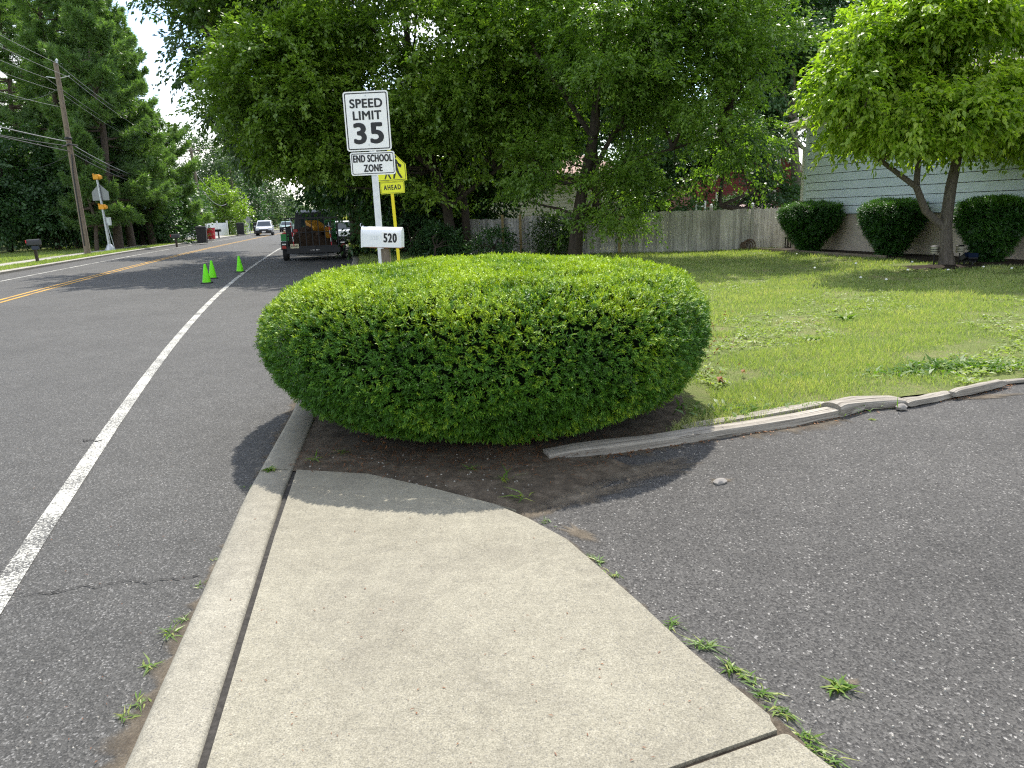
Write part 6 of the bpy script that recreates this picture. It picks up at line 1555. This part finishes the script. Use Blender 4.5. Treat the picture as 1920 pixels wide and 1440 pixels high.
for i, (px, py, n, L, lab) in enumerate([(1780, 690, 150, .16, 'bright green clump of low weeds behind the short timber'), (1850, 690, 130, .16, 'bright green clump of low weeds at the right frame edge'), (1700, 700, 90, .13, 'bright green clump of low weeds above the split timber'), (1500, 715, 110, .15, 'bluish tall grass clump behind the long timber'), (1360, 770, 90, .12, 'green clump of weeds at the hedge end of the long timber'), (1560, 765, 40, .14, 'grass clump growing over the join of two timbers')]):
    p = G(px, py, -.01); rr = np.random.default_rng(300 + i); F = Fol(); n = int(n * 1.7); c_ = rr.normal(size=(n, 2)) * np.array([.22, .13]); a = rr.uniform(0, 2 * pi, n)
    W = .03 if 'weeds' in lab else .009
    F.leaves(np.stack([c_[:, 0], c_[:, 1], np.full(n, 0.0)], 1), np.stack([np.cos(a) * .8, np.sin(a) * .8, rr.uniform(.5, 1.2, n)], 1), np.array([0, 0, 1.]) + rr.normal(size=(n, 3)) * .3, L * .72 * rr.uniform(.5, 1.2, n), W * .8 * rr.uniform(.7, 1.3, n), np.clip(rr.normal(.35, .18, n), 0, 1), droop=.4)
    o = F.make('weed_clump', 'weed_leaf'); o.location = p; o['kind'] = 'stuff'; tag(o, lab, 'weed', 'weed clumps on the lawn')
# dandelion heads
for i, (px, py, h, lab) in enumerate([(1602, 521, .30, 'tallest white flower stalk in the tree shade on the lawn'), (1493, 484, .12, 'white flower near the corner shrub'), (1708, 510, .22, 'white flower stalk left of the mulch ring'), (1700, 521, .16, 'white flower below the mulch ring left side'), (1612, 532, .12, 'white flower beside the tallest stalk'), (1526, 516, .16, 'white flower at the left of the tree shade'), (1660, 534, .1, 'white flower under the middle of the tree shade'), (1776, 515, .1, 'white flower in front of the tree trunk'), (1842, 511, .12, 'white flower right of the mulch ring'), (1895, 512, .1, 'white flower at the far right of the lawn')]):
    p = G(px, py, 0); o = thing('white_flower', lab, 'flower', p, group='white flowers on the lawn')
    mb = MB(); mb.tube([(0, 0, -.02), (.01, 0, h)], .004, 5); build(mb, 'flower_stem', 'weed_leaf', o)
    mb = MB(); mb.lathe([(.005, -.016), (.022, -.006), (.026, .004), (.016, .018), (.004, .022)], (.01, 0, h), 10); build(mb, 'flower_head', 'flower_white', o, 60)
# brown leaves, stones, needles
for i, (px, py, s, lab) in enumerate([(1345, 716, .075, 'curled brown leaf on the lawn beside the hedge'), (1390, 700, .05, 'small brown leaf on the lawn right of the curled one')]):
    p = G(px, py, .03); F = Fol(); rr = np.random.default_rng(i)
    F.leaves(np.array([[0, 0, 0], [.01, .01, .01.real], [.0, -.02, .0]]), np.array([[1, .2, .4], [.6, .6, .2], [.9, -.5, .3]]), np.array([[0, .3, 1.]] * 3), np.array([s, s, s * .8]) * .95, np.array([s, s, s]) * .8, np.array([.4, .6, .3]), fold=.4, droop=.3)
    o = F.make('fallen_leaf', 'dead_leaf'); o.location = p; tag(o, lab, 'leaf', 'brown leaves on the lawn')
p = G(1350, 906, -.03); o = thing('stone', 'pale stone lying alone on the driveway near the hedge', 'stone', p)
mb = MB(); mb.lathe([(.008, -.01), (.034, .0), (.038, .012), (.022, .026), (.004, .03)], seg=12, wob=lambda a, z: 1 + .25 * sin(2 * a + .6) + .12 * sin(5 * a)); build(mb, 'stone_body', 'stone_grey', o, 50)
p = G(1690, 767, -.02); o = thing('stone', 'small pale stone at the foot of the split timber', 'stone', p)
mb = MB(); mb.lathe([(.01, -.01), (.035, .0), (.04, .02), (.02, .04), (.004, .043)], seg=12, wob=lambda a, z: 1 + .2 * sin(2 * a + 1) + .1 * sin(5 * a)); build(mb, 'stone_body', 'stone_grey', o, 50)
r = np.random.default_rng(9); F = Fol(); n = 2600
P = np.stack([r.normal(-.1, .9, n), 4.75 + r.normal(0, .22, n), np.full(n, .0)], 1); P = P[inpoly(P, bedp)]; m = len(P); a = r.uniform(0, 2 * pi, m)
F.leaves(P + np.array([0, 0, .004]), np.stack([np.cos(a), np.sin(a), r.uniform(0, .5, m)], 1), np.array([[0, 0, 1.]] * m), .05 * r.uniform(.4, 1.3, m), .004 * np.ones(m), r.uniform(0, .9, m), fold=0)
o = F.make('needle_litter', 'dead_leaf'); struct(o, 'stuff'); o['label'] = 'brown needle litter under the hedge'
F = Fol(); n = 900; t_ = r.uniform(0, 1, n); xs_ = np.interp(t_ * 6, np.arange(7), [q[0] for q in tmp_]); ys2 = np.interp(t_ * 6, np.arange(7), [q[1] for q in tmp_])
P = np.stack([xs_ + .02 * r.normal(size=n), ys2 - .02 - np.abs(r.normal(0, .05, n)), np.full(n, -.022)], 1); a = r.uniform(0, 2 * pi, n)
F.leaves(P, np.stack([np.cos(a), np.sin(a), .25 * r.uniform(0, 1, n)], 1), np.array([[0, 0, 1.]] * n), .03 * r.uniform(.4, 1.4, n), .010 * r.uniform(.5, 1.3, n), r.uniform(.4, 1, n), fold=.2)
o = F.make('leaf_litter', 'dead_leaf'); struct(o, 'stuff'); o['label'] = 'dry leaf litter along the timbers'
# loose grit
mb = MB(); 
for k in range(520):
    q = r.uniform(0, 1)
    if q < .6: p = G(r.uniform(1000, 1920), r.uniform(800, 1440), -.03)
    elif q < .8: p = G(r.uniform(0, 420), r.uniform(900, 1440), ZR)
    else: p = G(r.uniform(580, 1000), r.uniform(850, 930), -.004)
    if q < .6 and p[0] < float(np.interp(p[1], [q_[1] for q_ in swr], [q_[0] for q_ in swr])) + .03: continue
    if q < .6 and p[1] > np.interp(p[0], [q_[0] for q_ in tmp_], [q_[1] for q_ in tmp_]) - .05: continue
    if .6 <= q < .8 and p[0] > curbX(p[1]) - .02: continue
    s = r.uniform(.002, .0065); mb.box((p[0], p[1], p[2] + s * .4), (s * 2, s * 1.3, s), rz=r.uniform(0, 3), top=(.6, .6))
o = build(mb, 'grit', 'grit_stone' if 'grit_stone' in MATS else 'far_concrete'); struct(o, 'stuff'); o['label'] = 'pale grit scattered on the asphalt'

# small dry bits blown over the pavement
r = np.random.default_rng(77); F = Fol(); n = 150
P = np.array([G(x, y, z) for x, y, z in [(r.uniform(420, 1350), r.uniform(960, 1430), .002) if k % 3 else (r.uniform(0, 400), r.uniform(820, 1430), ZR + .006) for k in range(n)]])
P = P[(P[:, 2] < -.01) | (P[:, 0] < np.interp(P[:, 1], [q[1] for q in swr], [q[0] for q in swr]) - .03)]; P = P[(P[:, 2] > -.01) | (P[:, 0] < curbX(P[:, 1]) - .03)]; m = len(P); a = r.uniform(0, 2 * pi, m)
F.leaves(P, np.stack([np.cos(a), np.sin(a), r.uniform(0, .4, m)], 1), np.array([[0, 0, 1.]] * m), r.uniform(.006, .022, m), r.uniform(.002, .006, m), r.uniform(0, .6, m), fold=.3)
o = F.make('dry_litter', 'dead_leaf'); struct(o, 'stuff'); o['label'] = 'tiny dry bits blown over the sidewalk and road'
